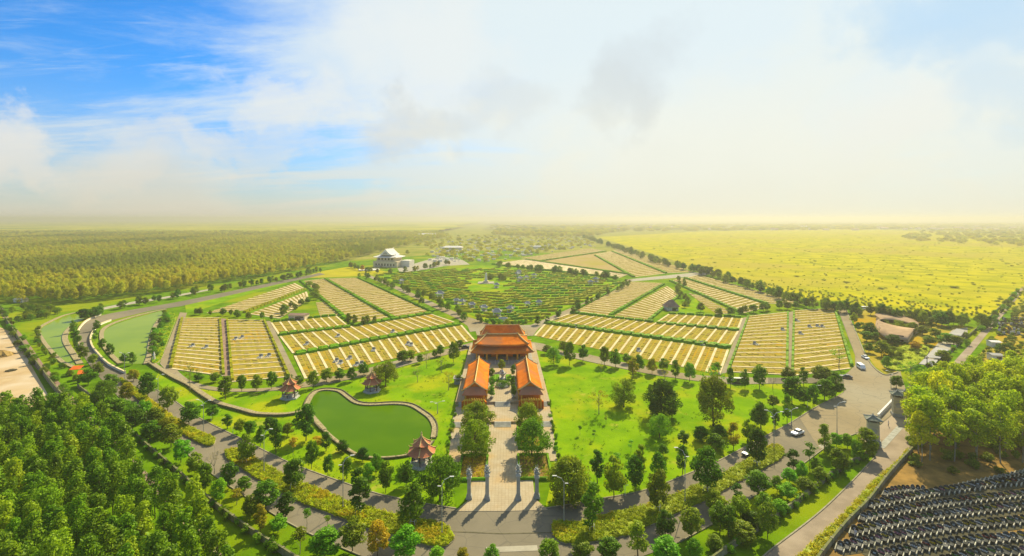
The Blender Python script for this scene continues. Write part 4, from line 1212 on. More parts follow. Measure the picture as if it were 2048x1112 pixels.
# dragon pillars
def dragon_pillar(label, t, s, h):
    p = TL_(s, t)
    o = thing('dragon_pillar', label, 'pillar', (p.x, p.y, .22), aang, 'dragon pillars at the temple entrance'); o.scale = (.86, .86, 1.0)
    m = MB(); m.box(0, 0, 0, 1.7, 1.7, .5, taper=.92); m.box(0, 0, .5, 1.4, 1.4, .45, taper=.9); m.build('base', 'granite', o)
    hs = h * .68
    MB().box(0, 0, .95, 1.0, 1.0, hs - .95, taper=.93).build('shaft', 'granite', o)
    m = MB(); m.box(0, 0, hs, 1.35, 1.35, .3); m.box(0, 0, hs + .3, 1.1, 1.1, .35); m.build('capital', 'granite_pale', o)
    # coiled dragon over a lotus
    m = MB(); rs = random.Random(int(t * 10)); pts = []
    for i in range(26):
        a = i * .62; q = .62 - .012 * i
        pts.append((q * math.cos(a), q * math.sin(a), hs + .7 + (h - hs - .9) * i / 25))
    m.tube(pts, .27, 7, .18)
    top = pts[-1]
    m.tube([top, (0, -.3, h - .1), (0, -.65, h + .15), (0, -.95, h)], .26, 7, .14)
    for sx in (-1, 1):
        m.tube([(sx * .12, -.4, h + .1), (sx * .3, -.1, h + .5), (sx * .2, .15, h + .75)], .07, 5, .02)
    for i in range(0, 24, 2):
        x, y, z = pts[i]; L = math.hypot(x, y)
        m.tube([(x, y, z + .1), (x * (1 + .5 / L), y * (1 + .5 / L), z + .4)], .12, 5, .03)
    m.build('dragon', 'granite_pale', o)
    m = MB(); m.lathe(0, 0, [(.35, hs + .6), (.3, h - .3)], 8); m.build('core', 'granite', o)
dragon_pillar('tall grey dragon pillar left of the central path', -3.65, 0.0, 7.9)
dragon_pillar('tall grey dragon pillar right of the central path', 3.55, 0.0, 7.9)
dragon_pillar('outer grey dragon pillar on the left of the forecourt', -7.85, .5, 6.9)
dragon_pillar('outer grey dragon pillar on the right of the forecourt', 7.85, .5, 6.9)

# planted beds on the forecourt
def bed(label, s0, s1, t0, t1, z, flowers):
    o = thing('planted_bed', label, 'flower bed')
    m = MB(); tbox(m, s0, s1, t0, t1, z - .15, z + .12); m.build('soil', 'orange_earth', o)
    for a in ((s0, s0, t0, t1), (s1, s1, t0, t1), (s0, s1, t0, t0), (s0, s1, t1, t1)):
        A, B = TL_(a[0], a[2]), TL_(a[1], a[3]); d = B - A
        k = link('hedge_block', rnd.choice(HB), None, o)
        c = A.lerp(B, .5); k.location = (c.x, c.y, z); k.rotation_euler = (0, 0, math.atan2(d.y, d.x)); k.scale = (d.length + .4, .55, .6)
    rs = np.random.RandomState(int(abs(t0) * 10) + 3)
    cs = [tuple(TL_(rs.uniform(s0 + .5, s1 - .5), rs.uniform(t0 + .5, t1 - .5), z + .3)) for i in range(190)]
    me = leaves_mesh('flowers', cs, [.42] * len(cs), 16, .13, 77)
    f = link('flowers', me, flowers, o); f['kind'] = 'stuff'
bed('front flower bed with red soil left of the path', 8.5, 21, -11.0, -4.2, .25, 'leaf_shrub_orange')
bed('front flower bed with pale flowers right of the path', 8.5, 21, 4.2, 12.2, .25, 'leaf_shrub_bed')
bed('rear flower bed left of the path', 25, 39, -11.0, -4.6, .25, 'leaf_hedge')
bed('rear flower bed right of the path', 25, 39, 4.6, 11.2, .25, 'leaf_shrub_orange')
bed('terrace flower bed left of the path', 46, 54, -11.0, -5.4, .92, 'leaf_hedge')
bed('terrace flower bed right of the path', 46, 54, 5.4, 11.0, .92, 'leaf_hedge')

# court furniture: round clipped mound, incense burner in a little railed garden
p = TL_(73.5, 0)
o = thing('topiary_mound', 'rounded clipped hedge mound on the temple court', 'topiary', (p.x, p.y, Z2))
cs = []; rs = random.Random(5)
for i in range(40):
    a = rs.uniform(0, 6.28); q = 2.6 * math.sqrt(rs.random()); cs.append((q * math.cos(a), q * math.sin(a), 1.5 - .16 * q * q + .2))
link('foliage', leaves_mesh('foliage', cs, [.75] * 40, 60, .15, 31), 'leaf_hedge', o)
MB().lathe(0, 0, [(2.7, 0), (2.75, .3), (1.2, 1.2)], 16).build('planter', 'granite', o)
p = TL_(82, 0)
o = thing('incense_burner', 'white stone incense burner in the railed court garden', 'incense burner', (p.x, p.y, Z2), aang)
MB().lathe(0, 0, [(1.1, 0), (1.1, .4), (.5, .7), (.5, 1.2), (1.0, 1.7), (1.05, 2.3), (.7, 2.5)], 12).build('bowl', 'granite_pale', o)
for sx in (-1, 1): MB().tube([(sx * 1.0, 0, 1.9), (sx * 1.4, 0, 2.3), (sx * 1.3, 0, 2.8)], .12, 5).build('handle', 'granite_pale', o)
MB().lathe(0, 0, [(.5, 2.5), (.9, 2.9), (.3, 3.4), (.05, 3.9)], 6).build('lid', 'granite_pale', o)
for sx, nm in ((-1, 'left'), (1, 'right')):
    p = TL_(82, sx * 2.4)
    o = thing('court_hedge', f'square clipped hedge on the {nm} of the incense burner', 'hedge', (p.x, p.y, Z2), aang)
    k = link('hedge_block', HB[0], None, o); k.scale = (2.2, 6, .9)
    MB().box(0, 0, 0, 2.6, 6.4, .3).build('planter', 'granite', o)

# ------------------------------------------------------------------ pavilions by the pond
def gazebo(label, u, v, wpx):
    p = G(u, v); sc = wpx / ppm(v) / 6.4
    o = thing('garden_pavilion', label, 'pavilion', (p.x, p.y, .1), R(30), 'six sided pavilions round the pond')
    o.scale = (sc, sc, sc)
    MB().lathe(0, 0, [(2.9, 0), (2.9, .35), (2.6, .35), (2.6, .5)], 6).build('plinth', 'granite_pale', o)
    for i in range(6):
        a = i * math.pi / 3; x, y = 2.15 * math.cos(a), 2.15 * math.sin(a)
        m = MB(); m.lathe(x, y, [(.2, .5), (.13, .7), (.13, 3.0)], 8); m.build('column', 'timber_dark', o)
        if i == 4: continue
        b = (i + 1) * math.pi / 3; x2, y2 = 2.35 * math.cos(b), 2.35 * math.sin(b); x1, y1 = 2.35 * math.cos(a), 2.35 * math.sin(a)
        m = MB(); ang = math.atan2(y2 - y1, x2 - x1)
        m.box((x1 + x2) / 2, (y1 + y2) / 2, 1.2, 2.3, .16, .14, ang); m.box((x1 + x2) / 2, (y1 + y2) / 2, .5, 2.3, .14, .16, ang)
        for kx in range(9):
            f = (kx + .5) / 9; m.box(x1 + (x2 - x1) * f, y1 + (y2 - y1) * f, .66, .1, .1, .54, ang)
        m.build('balustrade', 'granite_pale', o)
    MB().lathe(0, 0, [(.9, .5), (.9, 1.1), (.3, 1.1)], 10).build('table', 'granite_pale', o)
    def hexroof(nm, r0, z0, r1, z1, lift):
        vs = []; fs = []; seg = 4; rows = 5
        m = MB()
        for i in range(6):
            a0, a1 = i * math.pi / 3, (i + 1) * math.pi / 3
            base = len(vs)
            for j in range(rows + 1):
                t = j / rows; r = r0 + (r1 - r0) * t
                for s in range(seg + 1):
                    f = s / seg
                    x = r * (math.cos(a0) * (1 - f) + math.cos(a1) * f); y = r * (math.sin(a0) * (1 - f) + math.sin(a1) * f)
                    z = z0 + (z1 - z0) * (.6 * t + .4 * t * t) + lift * (abs(2 * f - 1) ** 3) * (1 - t) ** 2
                    vs.append((x, y, z))
            for j in range(rows):
                for s in range(seg):
                    a = base + j * (seg + 1) + s; fs.append((a, a + 1, a + seg + 2, a + seg + 1))
            c = len(vs); vs.append((0, 0, z0 + .3))
            for s in range(seg): fs.append((base + s, c, base + s + 1))
        m.add(vs, fs); rf = m.build(nm, 'tile_pink', o)
        for i in range(6):
            a = i * math.pi / 3; mm = MB(); pts = []
            for j in range(rows + 1):
                t = j / rows; r = r0 + (r1 - r0) * t
                pts.append((r * math.cos(a), r * math.sin(a), z0 + (z1 - z0) * (.6 * t + .4 * t * t) + lift * (1 - t) ** 2 + .06))
            tip = (pts[0][0] * 1.09, pts[0][1] * 1.09, pts[0][2] + .3)
            mm.tube([tip] + pts, .1, 5); mm.build('hip_ridge', 'ridge_cream', rf)
        return rf
    hexroof('lower_roof', 3.4, 2.75, 1.45, 4.25, .35)
    MB().lathe(0, 0, [(1.4, 4.1), (1.4, 4.7)], 6).build('clerestory', 'timber_dark', o)
    hexroof('upper_roof', 2.2, 4.55, .12, 6.3, .3)
    MB().lathe(0, 0, [(.16, 6.2), (.28, 6.5), (.12, 6.75), (.2, 6.95), (.03, 7.4)], 8).build('finial', 'ridge_cream', o)
gazebo('pink tiled pavilion on the lawn left of the green pond', 580, 796, 41)
gazebo('pink tiled pavilion on the lawn behind the green pond', 744, 783, 39)
gazebo('pink tiled pavilion at the near edge of the green pond', 843, 930, 58)

# ------------------------------------------------------------------ gate towers
def gate_tower(label, u, v, toppx, wpx, rz):
    p = G(u, v); k = ppm(v); H = (v - toppx) / k; W = wpx / k
    o = thing('gate_tower', label, 'gate tower', (p.x, p.y, .18), rz, 'stone towers of the park gate')
    m = MB(); m.box(0, 0, 0, W * 1.25, W * 1.25, .9, taper=.95); m.build('base', 'granite', o)
    hb = H * .70
    MB().box(0, 0, .9, W, W, hb - .9, taper=.95).build('body', 'gate_stone', o)
    for i in range(4):
        MB().box(0, 0, .9 + (hb - .9) * (i + 1) / 5, W * (1.02 - .01 * i), W * (1.02 - .01 * i), .08).build('band', 'granite', o)
    MB().box(0, 0, hb + .003, W * 1.08, W * 1.08, .3).build('cornice', 'gate_stone', o)
    for sx, sy in ((-1, -1), (1, -1), (1, 1), (-1, 1)):
        MB().box(sx * W * .36, sy * W * .36, hb + .3, .28, .28, H * .09).build('post', 'gate_stone', o)
    MB().box(0, 0, hb + .3, W * .55, W * .55, H * .09).build('lantern', 'timber_dark', o)
    for a in (0, 1):
        m = MB(); rr = W * .3
        m.lathe(0, 0, [(rr, -.06), (rr, .06)], 16); d = m.build('round_plaque', 'granite', o)
        d.rotation_euler = (R(90), 0, R(90) * a); d.location = (W * .5 if a else 0, 0 if a else -W * .5, hb * .62)
    m = MB(); z0 = hb + .3 + H * .09
    pt = curved_hip(m, W * 1.42, W * 1.42, z0, H - z0 - .3, 0.05, .18, .3, 8, .15); rf = m.build('roof', 'slate_roof', o)
    hip_ridges(pt, W * 1.42, 0, z0, H - z0 - .3, .09, .25).build('hip_ridge', 'granite_pale', rf)
    MB().lathe(0, 0, [(.14, H - .35), (.18, H - .1), (.03, H + .2)], 8).build('finial', 'granite_pale', rf)
gate_tower('stone gate tower nearest the street, olive tree at its foot', 1746, 884, 829, 19, R(-25))
gate_tower('stone gate tower on the far side of the entrance', 1795, 832, 780, 16, R(-25))
gate_tower('small stone tower standing behind the far gate tower', 1811, 820, 779, 13, R(-25))
a, b = G(1756, 838), G(1786, 806)
gt = thing('sliding_gate', 'white sliding gate lying folded between the gate towers', 'gate', a.lerp(b, .5), math.atan2(b.y - a.y, b.x - a.x))
L = (b - a).length
MB().box(0, 0, .15, L, .9, .1).build('rail', 'concrete', gt)
for i in range(12):
    MB().box(-L / 2 + L * (i + .5) / 12, 0, .25, .1, .5, 1.2).build('bar', 'white_paint', gt)
MB().box(0, 0, 1.45, L, .55, .08).build('top_rail', 'white_paint', gt)
a, b = G(1762, 896), G(1800, 855)
o = MB(); solid_between(o, a, b, 1.6, .1, .16); tag(o.build('paving_strip', 'granite'), 'dark stone strip across the street outside the gate', kind='structure')

# ------------------------------------------------------------------ ring roofed building
def ring_building():
    zt = 2.8
    outer = [(1750, 652), (1752, 642), (1762, 636), (1744, 632), (1760, 623), (1776, 618), (1792, 621), (1788, 628), (1815, 632), (1838, 646), (1836, 655), (1824, 664), (1818, 672), (1826, 680), (1800, 680), (1775, 676), (1757, 668)]
    P = [G(u, v, zt) for u, v in outer]; c = sum(P, Vector()) / len(P)
    o = thing('ring_building', 'brown roofed round building with an open garden court', 'building', (c.x, c.y, 0.1))
    hc = G(1799, 647.5, zt) - c; n = 32
    hole = [Vector((hc.x + 7.0 * math.cos(2 * math.pi * i / n), hc.y + 13 * math.sin(2 * math.pi * i / n), 0)) for i in range(n)]
    op = []
    for i in range(n):            # outline sampled at the same bearings as the hole
        d = Vector((math.cos(2 * math.pi * i / n), math.sin(2 * math.pi * i / n)))
        best = None
        q = [Vector((p.x - c.x - hc.x, p.y - c.y - hc.y)) for p in P]
        for a, b in zip(q, q[1:] + q[:1]):
            e = b - a; den = d.x * e.y - d.y * e.x
            if abs(den) < 1e-6: continue
            t = (a.x * e.y - a.y * e.x) / den; s = (a.x * d.y - a.y * d.x) / den
            if 0 <= s <= 1 and t > 0: best = max(best or 0, t)
        op.append(Vector((hc.x + d.x * (best or 12), hc.y + d.y * (best or 12), 0)))
    vs = []; fs = []
    for i in range(n):
        h, q = hole[i], op[i]
        for w in (0, .33, .66, 1):
            x = h.lerp(q, w); vs.append((x.x, x.y, zt + .12 * math.sin(w * 3.1)))
        vs.append((q.x, q.y, zt - .45)); vs.append((h.x, h.y, zt - .12))
    for i in range(n):
        a, b = i * 6, ((i + 1) % n) * 6
        for k in range(3): fs.append((a + k, b + k, b + k + 1, a + k + 1))
        fs.append((a + 3, b + 3, b + 4, a + 4)); fs.append((a, a + 5, b + 5, b)); fs.append((a + 4, b + 4, b + 5, a + 5))
    m = MB(); m.add(vs, fs); m.build('roof', 'brown_roof', o, True)
    m = MB(); mid = [hole[i].lerp(op[i], .82) for i in range(n)]
    for i in range(n):
        a, b = mid[i], mid[(i + 1) % n]
        solid_between(m, a, b, .3, 0, zt - .4)
    m.build('wall', 'plaster_cream', o)
    for i in range(16, 32, 2):
        a, b = mid[i], mid[(i + 1) % n]; d = (b - a); nn = Vector((d.y, -d.x, 0)).normalized() * .2
        if (a + nn).length < a.length: nn = -nn
        m = MB(); solid_between(m, a.lerp(b, .2) + nn, a.lerp(b, .8) + nn, .12, .3, 3.4); m.build('window', 'glass_dark', o)
    cs = [(hc.x + rnd.uniform(-5, 5), hc.y + rnd.uniform(-6.5, 6.5), rnd.uniform(1, 4.2)) for i in range(26)]
    link('court_plants', leaves_mesh('court_plants', cs, [1.2] * 26, 60, .25, 12), 'leaf_olive', o)['kind'] = 'stuff'
ring_building()
def flat_roof(label, pts, z, name='carport'):
    P = [G(u, v, z) for u, v in pts]; c = sum(P, Vector()) / len(P)
    o = thing(name, label, 'shelter', (c.x, c.y, 0.1))
    m = MB(); m.prism([(p.x - c.x, p.y - c.y) for p in P], z - .25, z); m.build('roof', 'grey_sheet', o)
    for p in P:
        q = Vector((p.x - c.x, p.y - c.y)) * .93
        MB().lathe(q.x, q.y, [(.1, 0), (.1, z - .25)], 6).build('post', 'metal_grey', o)
flat_roof('pale flat roofed shelter beside the parking yard', [(1850, 715), (1872, 694), (1898, 699), (1880, 717)], 3)
flat_roof('smaller pale shelter below the first, behind the gate trees', [(1838, 728), (1848, 718), (1876, 720), (1868, 732)], 3)
flat_roof('brown flat shelter at the far end of the parking yard', [(1900, 668), (1913, 657), (1930, 661), (1922, 672)], 3)

# ------------------------------------------------------------------ small buildings among the graves
def hut(name, label, u, v, W, D, Hh, wall_mat, roof_mat, rz=0.0, pitch=1.2, ov=.5, hip=False, dark=True):
    p = G(u, v)
    o = thing(name, label, 'hut', (p.x, p.y, .1), rz)
    MB().box(0, 0, 0, W, D, Hh).build('wall', wall_mat, o)
    if dark:
        MB().box(W * .08, -D / 2 - .03, .1, W * .34, .1, Hh * .7).build('door', 'glass_dark', o)
        MB().box(W * .33, -D / 2 - .03, Hh * .35, W * .16, .1, Hh * .4).build('window', 'glass_dark', o)
    m = MB()
    if hip:
        curved_hip(m, W + 2 * ov, D + 2 * ov, Hh, pitch, W * .4, .15, .2, 6, .12)
    else:
        x, y = W / 2 + ov, D / 2 + ov
        m.add([(-x, -y, Hh), (x, -y, Hh), (x, y, Hh), (-x, y, Hh), (-x, 0, Hh + pitch), (x, 0, Hh + pitch)], [(0, 1, 5, 4), (2, 3, 4, 5), (0, 4, 3), (1, 2, 5), (3, 2, 1, 0)])
    m.build('roof', roof_mat, o)
    return o
hut('field_hut', 'small pink walled hut with a flat pink roof among the left fields', 598, 638, 10.5, 7, 3.0, 'plaster_cream', 'path_pink', R(-2), .8)
hut('field_hut', 'small open grey pavilion with a tall roof on the right fields', 1342, 620, 8, 7, 2.8, 'granite_pale', 'path_pink', R(8), 4.4, .9, True)
hut('field_hut', 'tiny pale hut where the far lane meets the meadow trees', 1411, 548, 9, 7, 3.4, 'plaster_white', 'path_pink', 0, 1.4, .5, True)
hut('field_hut', 'white tomb house nearest the grove on the right', 1989, 720, 3.8, 4, 2.6, 'plaster_white', 'grey_sheet', R(-12), .5)
hut('field_hut', 'white tomb house beside the pink street', 1987, 693, 3.8, 4, 2.6, 'plaster_white', 'white_roof', R(-12), .5)
hut('field_hut', 'pale shed roof half hidden by bushes at the far left', 42, 604, 7, 5, 2.4, 'plaster_white', 'white_roof', 0, .8)

def white_temple():
    p = G(780, 533)
    o = thing('white_temple', 'white two storey temple with a tall hipped gable roof', 'temple', (p.x, p.y, 0.1), R(-16)); o.scale = (.88, .88, .88)
    MB().box(0, 0, 0, 40, 30, 9).build('lower_storey', 'plaster_cream', o)
    MB().box(-2, 2, 9.003, 30, 24, 6).build('upper_storey', 'plaster_cream', o)
    for i in range(7):
        MB().box(-15 + i * 5, -15.05, 2, 1.8, .3, 3.6).build('window', 'interior_dark', o)
    for i in range(5):
        MB().box(-13 + i * 5.5, -10.05, 10.6, 2.6, .3, 2.8).build('window', 'interior_dark', o)
    m = MB(); pt = curved_hip(m, 38, 32, 14.6, 5, 24, 1.0, .3, 10, .5); r = m.build('lower_roof', 'white_roof', o); r.location = (-2, 2, 0)
    m = MB(); L, W, z0, z1 = 25, 22, 18.4, 27
    vs = []; fs = []
    for j in (0, 1):
        y = -L / 2 + L * j
        for i in range(9):
            f = i / 4 - 1; vs.append((f * W / 2, y, z0 + (z1 - z0) * (1 - abs(f)) ** 1.35))
    for i in range(8): fs.append((i, i + 1, i + 10, i + 9))
    fs.append(tuple(range(9))); fs.append(tuple(range(9, 18))[::-1])
    m.add(vs, fs); r = m.build('upper_roof', 'white_roof', o); r.location = (-2, 2, 0); r.rotation_euler = (0, 0, R(0))
    MB().tube([(-2, -11, 27.8), (-2, -9, 27), (-2, 10, 27), (-2, 14.6, 28.2)], .5, 6).build('ridge', 'plaster_white', o)
    MB().box(-2, -10.9, 19.6, 8, .3, 2.4, taper=.5).build('gable_panel', 'metal_grey', o)
    MB().box(27, 6, 0, 14, 16, 10).build('side_wing', 'plaster_white', o)
    for i in range(6):
        MB().box(-10, -16 - i * .8, 0, 10, .8, 3 - i * .5).build('step', 'concrete', o)
white_temple()
def fountain():
    p = G(738, 540)
    o = thing('round_basin', 'round white stone basin on the yellow lawn below the white temple', 'basin', (p.x, p.y, .1))
    MB().lathe(0, 0, [(13, 0), (13, 1.0), (12, 1.0), (12, .4), (2, .4), (2, 1.6), (.6, 3)], 24).build('rim', 'plaster_white', o)
fountain()
def obelisk():
    p = G(972, 566)
    o = thing('obelisk', 'pale stone obelisk on a stepped base in the hedge garden', 'monument', (p.x, p.y, .1))
    MB().box(0, 0, 0, 16, 16, .5).build('terrace', 'concrete', o)
    MB().box(0, 0, .5, 5, 5, 1.6).build('plinth', 'plaster_cream', o)
    MB().box(0, 0, 2.1, 2.6, 2.6, 7.5, taper=.7).build('shaft', 'plaster_white', o)
    MB().box(0, 0, 9.6, 1.82, 1.82, .9, taper=.05).build('tip', 'plaster_white', o)
obelisk()
sheet('grass_plot', [(925, 575), (972, 562), (1008, 574), (990, 582), (955, 583)], 0.15, 'lawn', label='open grass round the obelisk')

# grey roofed tomb pavilions
def tomb_pavilion(label, u, v, wpx, rz):
    p = G(u, v); s = wpx / ppm(v) / 6.8
    o = thing('tomb_pavilion', label, 'pavilion', (p.x, p.y, .1), rz, 'grey roofed tomb pavilions in the hedge garden'); o.scale = (s, s, s)
    MB().box(0, 0, 0, 4.6, 4.0, .5).build('plinth', 'granite_pale', o)
    for sx in (-1, 1):
        for sy in (-1, 1):
            MB().lathe(sx * 1.8, sy * 1.5, [(.2, .5), (.17, 3.2)], 6).build('column', 'plaster_white', o)
    MB().box(0, .6, .5, 2.0, 1.4, 1.4).build('tomb', 'granite', o)
    m = MB(); pt = curved_hip(m, 5.4, 4.8, 3.2, 1.8, 2.4, .5, .3, 6, .2); r = m.build('roof', 'grey_sheet', o)
    hip_ridges(pt, 5.4, 2.4, 3.2, 1.8, .14, .5).build('ridge', 'plaster_white', r)
for i, (u, v, w) in enumerate([(880, 597, 20), (913, 608, 15), (925, 610, 16), (944, 617, 17), (968, 623, 18), (994, 635, 24), (1021, 625, 18), (1055, 614, 15), (1078, 612, 16), (993, 576, 14), (1036, 553, 13), (1040, 563, 14), (1053, 560, 12), (1068, 556, 12), (1038, 549, 12), (1181, 570, 13), (1192, 564, 13), (803, 567, 12)]):
    tomb_pavilion(f'{nth(i)} grey roofed tomb pavilion counted along the hedge garden from its left side', u, v, w, R(rnd.uniform(-35, 35)))
p = G(1006, 644)
o = thing('entrance_screen', 'small white ornamental screen with shrubs behind the temple', 'monument', (p.x, p.y, .1))
MB().box(0, 0, 0, 5, .6, 2.2).build('panel', 'plaster_white', o); m = MB(); curved_hip(m, 6, 1.8, 2.2, .9, 3.5, .3, .3, 6, .1); m.build('roof', 'granite_pale', o)

# far buildings and village
M('house_wall', (0.75, 0.70, 0.60), (0.62, 0.56, 0.46), 0.05, rand=0.35)
M('house_roof', (0.42, 0.24, 0.16), (0.50, 0.40, 0.32), 0.02, rand=0.4)
HW = MB(); HW.box(0, 0, 0, 1, 1, .62); HWM = HW.mesh('wall'); HWM.materials.append(MATS['house_wall'])
HR = MB(); HR.add([(-.56, -.56, .62), (.56, -.56, .62), (.56, .56, .62), (-.56, .56, .62), (-.56, 0, 1), (.56, 0, 1)], [(0, 1, 5, 4), (2, 3, 4, 5), (0, 4, 3), (1, 2, 5), (3, 2, 1, 0)]); HRM = HR.mesh('roof'); HRM.materials.append(MATS['house_roof'])
rs = random.Random(21)
for i in range(70):
    u = rs.uniform(1480, 2048) if i < 56 else rs.uniform(1180, 1480); v = rs.uniform(452, 461)
    p = G(u, v); w = rs.uniform(14, 34)
    o = thing('village_house', 'small pale house among trees along the right horizon', 'house', (p.x, p.y, 0), rs.uniform(-.5, .5), 'village houses along the horizon')
    a = link('wall', HWM, None, o); b = link('roof', HRM, None, o); a.scale = b.scale = (w, w * .7, rs.uniform(9, 15))
for i, (u, v, w, h) in enumerate([(852, 474, 60, 12), (836, 479, 40, 9), (868, 472, 50, 10), (1075, 497, 18, 6), (905, 500, 40, 8), (371, 440, 220, 26)]):
    p = G(u, v)
    o = thing('far_building', ['long white far building above the white temple', 'lower white block of the far buildings', 'rear white block of the far buildings', 'tiny white far pavilion beyond the hedge garden', 'white low hall in the hazy gardens behind the white temple', 'grey block standing on the left horizon'][i], 'building', (p.x, p.y, 0))
    MB().box(0, 0, 0, w, w * .4, h * .7).build('wall', 'plaster_white', o)
    m = MB(); curved_hip(m, w * 1.1, w * .5, h * .7, h * .4, w * .7, .3, .2, 4, .3); m.build('roof', 'white_roof', o)

# ------------------------------------------------------------------ lamp posts
def lamp(label, u, v, top, arm=1, double=False):
    p = G(u, v); h = (v - top) / ppm(v)
    o = thing('street_lamp', label, 'street lamp', (p.x, p.y, .14), R(rnd.uniform(-20, 20)), 'tall white street lamps')
    m = MB(); m.lathe(0, 0, [(.16, 0), (.16, .9), (.10, 1.0), (.065, h * .88)], 8); m.build('pole', 'metal_grey', o)
    for sx in ((-1, 1) if double else (arm,)):
        MB().tube([(0, 0, h * .86), (sx * .5, 0, h * .95), (sx * 1.7, 0, h)], .06, 5, .05).build('arm', 'white_paint', o)
        MB().box(sx * 2.0, 0, h - .03, .9, .26, .12).build('lamp_head', 'white_paint', o)
    MB().box(-arm * .55, 0, h * .84, .7, .2, .1).build('lower_head', 'white_paint', o)
for i, (u, v, t, a, d) in enumerate([(249, 759, 706, -1, 1), (316, 812, 749, 1, 0), (407, 869, 801, 1, 1), (528, 948, 858, 1, 0), (686, 1020, 914, 1, 0), (884, 1073, 955, 1, 0), (1128, 1049, 953, -1, 0), (1370, 1008, 897, -1, 0), (1548, 900, 823, 1, 1), (1674, 866, 804, 1, 0), (1782, 797, 741, -1, 0), (875, 828, 804, 1, 1), (1583, 850, 818, 1, 1), (1000, 800, 774, 1, 0), (1627, 806, 771, 1, 0)]):
    if i == 13: continue
    lamp(f'white street lamp, {nth(i if i < 13 else i - 1)} when counted round the ring road and lawns', u, v, t, a, bool(d))
for i, (u, v) in enumerate([(358, 796), (422, 843), (444, 852), (466, 868), (521, 893), (1250, 992), (1615, 815)]):
    p = G(u, v)
    o = thing('garden_light', f'short white garden light, {nth(i)} from the left along the road kerb', 'garden light', (p.x, p.y, .1), 0, 'short garden lights by the kerb')
    MB().lathe(0, 0, [(.07, 0), (.05, 2.2)], 6).build('post', 'white_paint', o)
    MB().tube([(0, 0, 2.2), (.35, 0, 2.45), (.8, 0, 2.5)], .06, 5).build('arm', 'white_paint', o)
p = G(1854, 752)
o = thing('power_pole', 'dark power pole with sagging wires beside the street', 'power pole', (p.x, p.y, .1))
MB().lathe(0, 0, [(.2, 0), (.13, 8.2)], 8).build('pole', 'wood_pole', o)
MB().box(0, 0, 7.4, 2.4, .14, .14, R(20)).build('crossarm', 'wood_pole', o)
q = G(1905, 800) - p
for k in range(3):
    MB().tube([(-.9 + .9 * k, 0, 7.6), (q.x * .3, q.y * .3, 5.9 + .1 * k), (q.x * .65, q.y * .65, 5.2), (q.x + .5 * k, q.y, 5.6)], .035, 4).build('wire', 'white_paint', o)

# ------------------------------------------------------------------ vehicles
def car(name, label, u, v, rz, body, van=False, cat='car', L=4.4, W=1.8):
    p = G(u, v)
    o = thing(name, label, cat, (p.x, p.y, .2), rz)
    def shell(prof, w, inset, nm, mat, par):
        vs = []; n = len(prof)
        for sy in (-1, 1):
            for x, z in prof: vs.append((x, sy * (w / 2 - (inset if z > .95 else 0)), z))
        fs = [(i, (i + 1) % n, n + (i + 1) % n, n + i) for i in range(n)] + [tuple(range(n))[::-1], tuple(range(n, 2 * n))]
        m = MB(); m.add(vs, fs); ob = m.build(nm, mat, par)
        bv = ob.modifiers.new('bevel', 'BEVEL'); bv.width = .08; bv.segments = 2
        return ob
    h = L / 2
    if van:
        bd = shell([(-h, .35), (h, .35), (h, 1.0), (h - .35, 1.25), (h - .9, 2.05), (-h + .1, 2.1), (-h, 1.9)], W, .08, 'body', body, o)
        shell([(h - .42, 1.25), (h - .86, 1.9), (h - .9, 1.9), (h - .5, 1.22)], W * .92, .0, 'windscreen', 'glass_dark', o)
        MB().box(-.2, 0, 1.3, L * .62, W * 1.0, .5).build('side_window', 'glass_dark', o)
    else:
        bd = shell([(-h, .35), (h, .35), (h, .72), (h - .15, .85), (h * .45, .95), (-h * .75, .98), (-h, .92)], W, 0, 'body', body, o)
        shell([(h * .44, .94), (h * .12, 1.42), (-h * .45, 1.46), (-h * .82, .97)], W * .9, .14, 'cabin_glass', 'glass_dark', o)
        shell([(h * .10, 1.40), (h * .05, 1.47), (-h * .42, 1.5), (-h * .48, 1.43)], W * .9, .16, 'roof', body, o)
    for x in (-h * .62, h * .62):
        for sy in (-1, 1):
            m = MB(); m.lathe(0, 0, [(.33, -.1), (.33, .1)], 14); w = m.build('wheel', 'rubber', o)
            w.rotation_euler = (R(90), 0, 0); w.location = (x, sy * (W / 2 - .08), .33)
            m = MB(); m.lathe(0, 0, [(.2, -.12), (.2, .12)], 10); m.build('rim', 'metal_grey', w)
    for sy in (-1, 1):
        MB().box(h - .02, sy * W * .36, .62, .1, .36, .14).build('headlight', 'white_paint', o)
        MB().box(-h + .02, sy * W * .38, .66, .1, .26, .16).build('tail_light', 'flower_red', o)
car('parked_car', 'white saloon car driving on the right carriageway', 1595, 870, R(208), 'car_white')
car('parked_car', 'dark car half hidden by the roadside trees', 1497, 911, R(212), 'car_dark')
car('parked_car', 'white van heading down the avenue to the gate', 1722, 738, R(-105), 'car_white', True, 'van', 5.2, 2.0)
car('parked_car', 'silver car following the van on the avenue', 1731, 718, R(-100), 'car_white')
car('parked_car', 'olive van parked on the lane above the large lawn', 1477, 767, R(178), 'car_olive', True, 'van', 5.6, 2.0)
car('parked_car', 'white minibus parked at the head of the avenue', 1724, 619, R(172), 'car_white', True, 'minibus', 10.5, 2.5)
car('parked_car', 'dark car parked beside the lane left of the temple', 931, 697, R(20), 'car_dark')
car('parked_car', 'dark car shaded by the tree beside the forecourt', 1692, 757, R(150), 'car_dark')

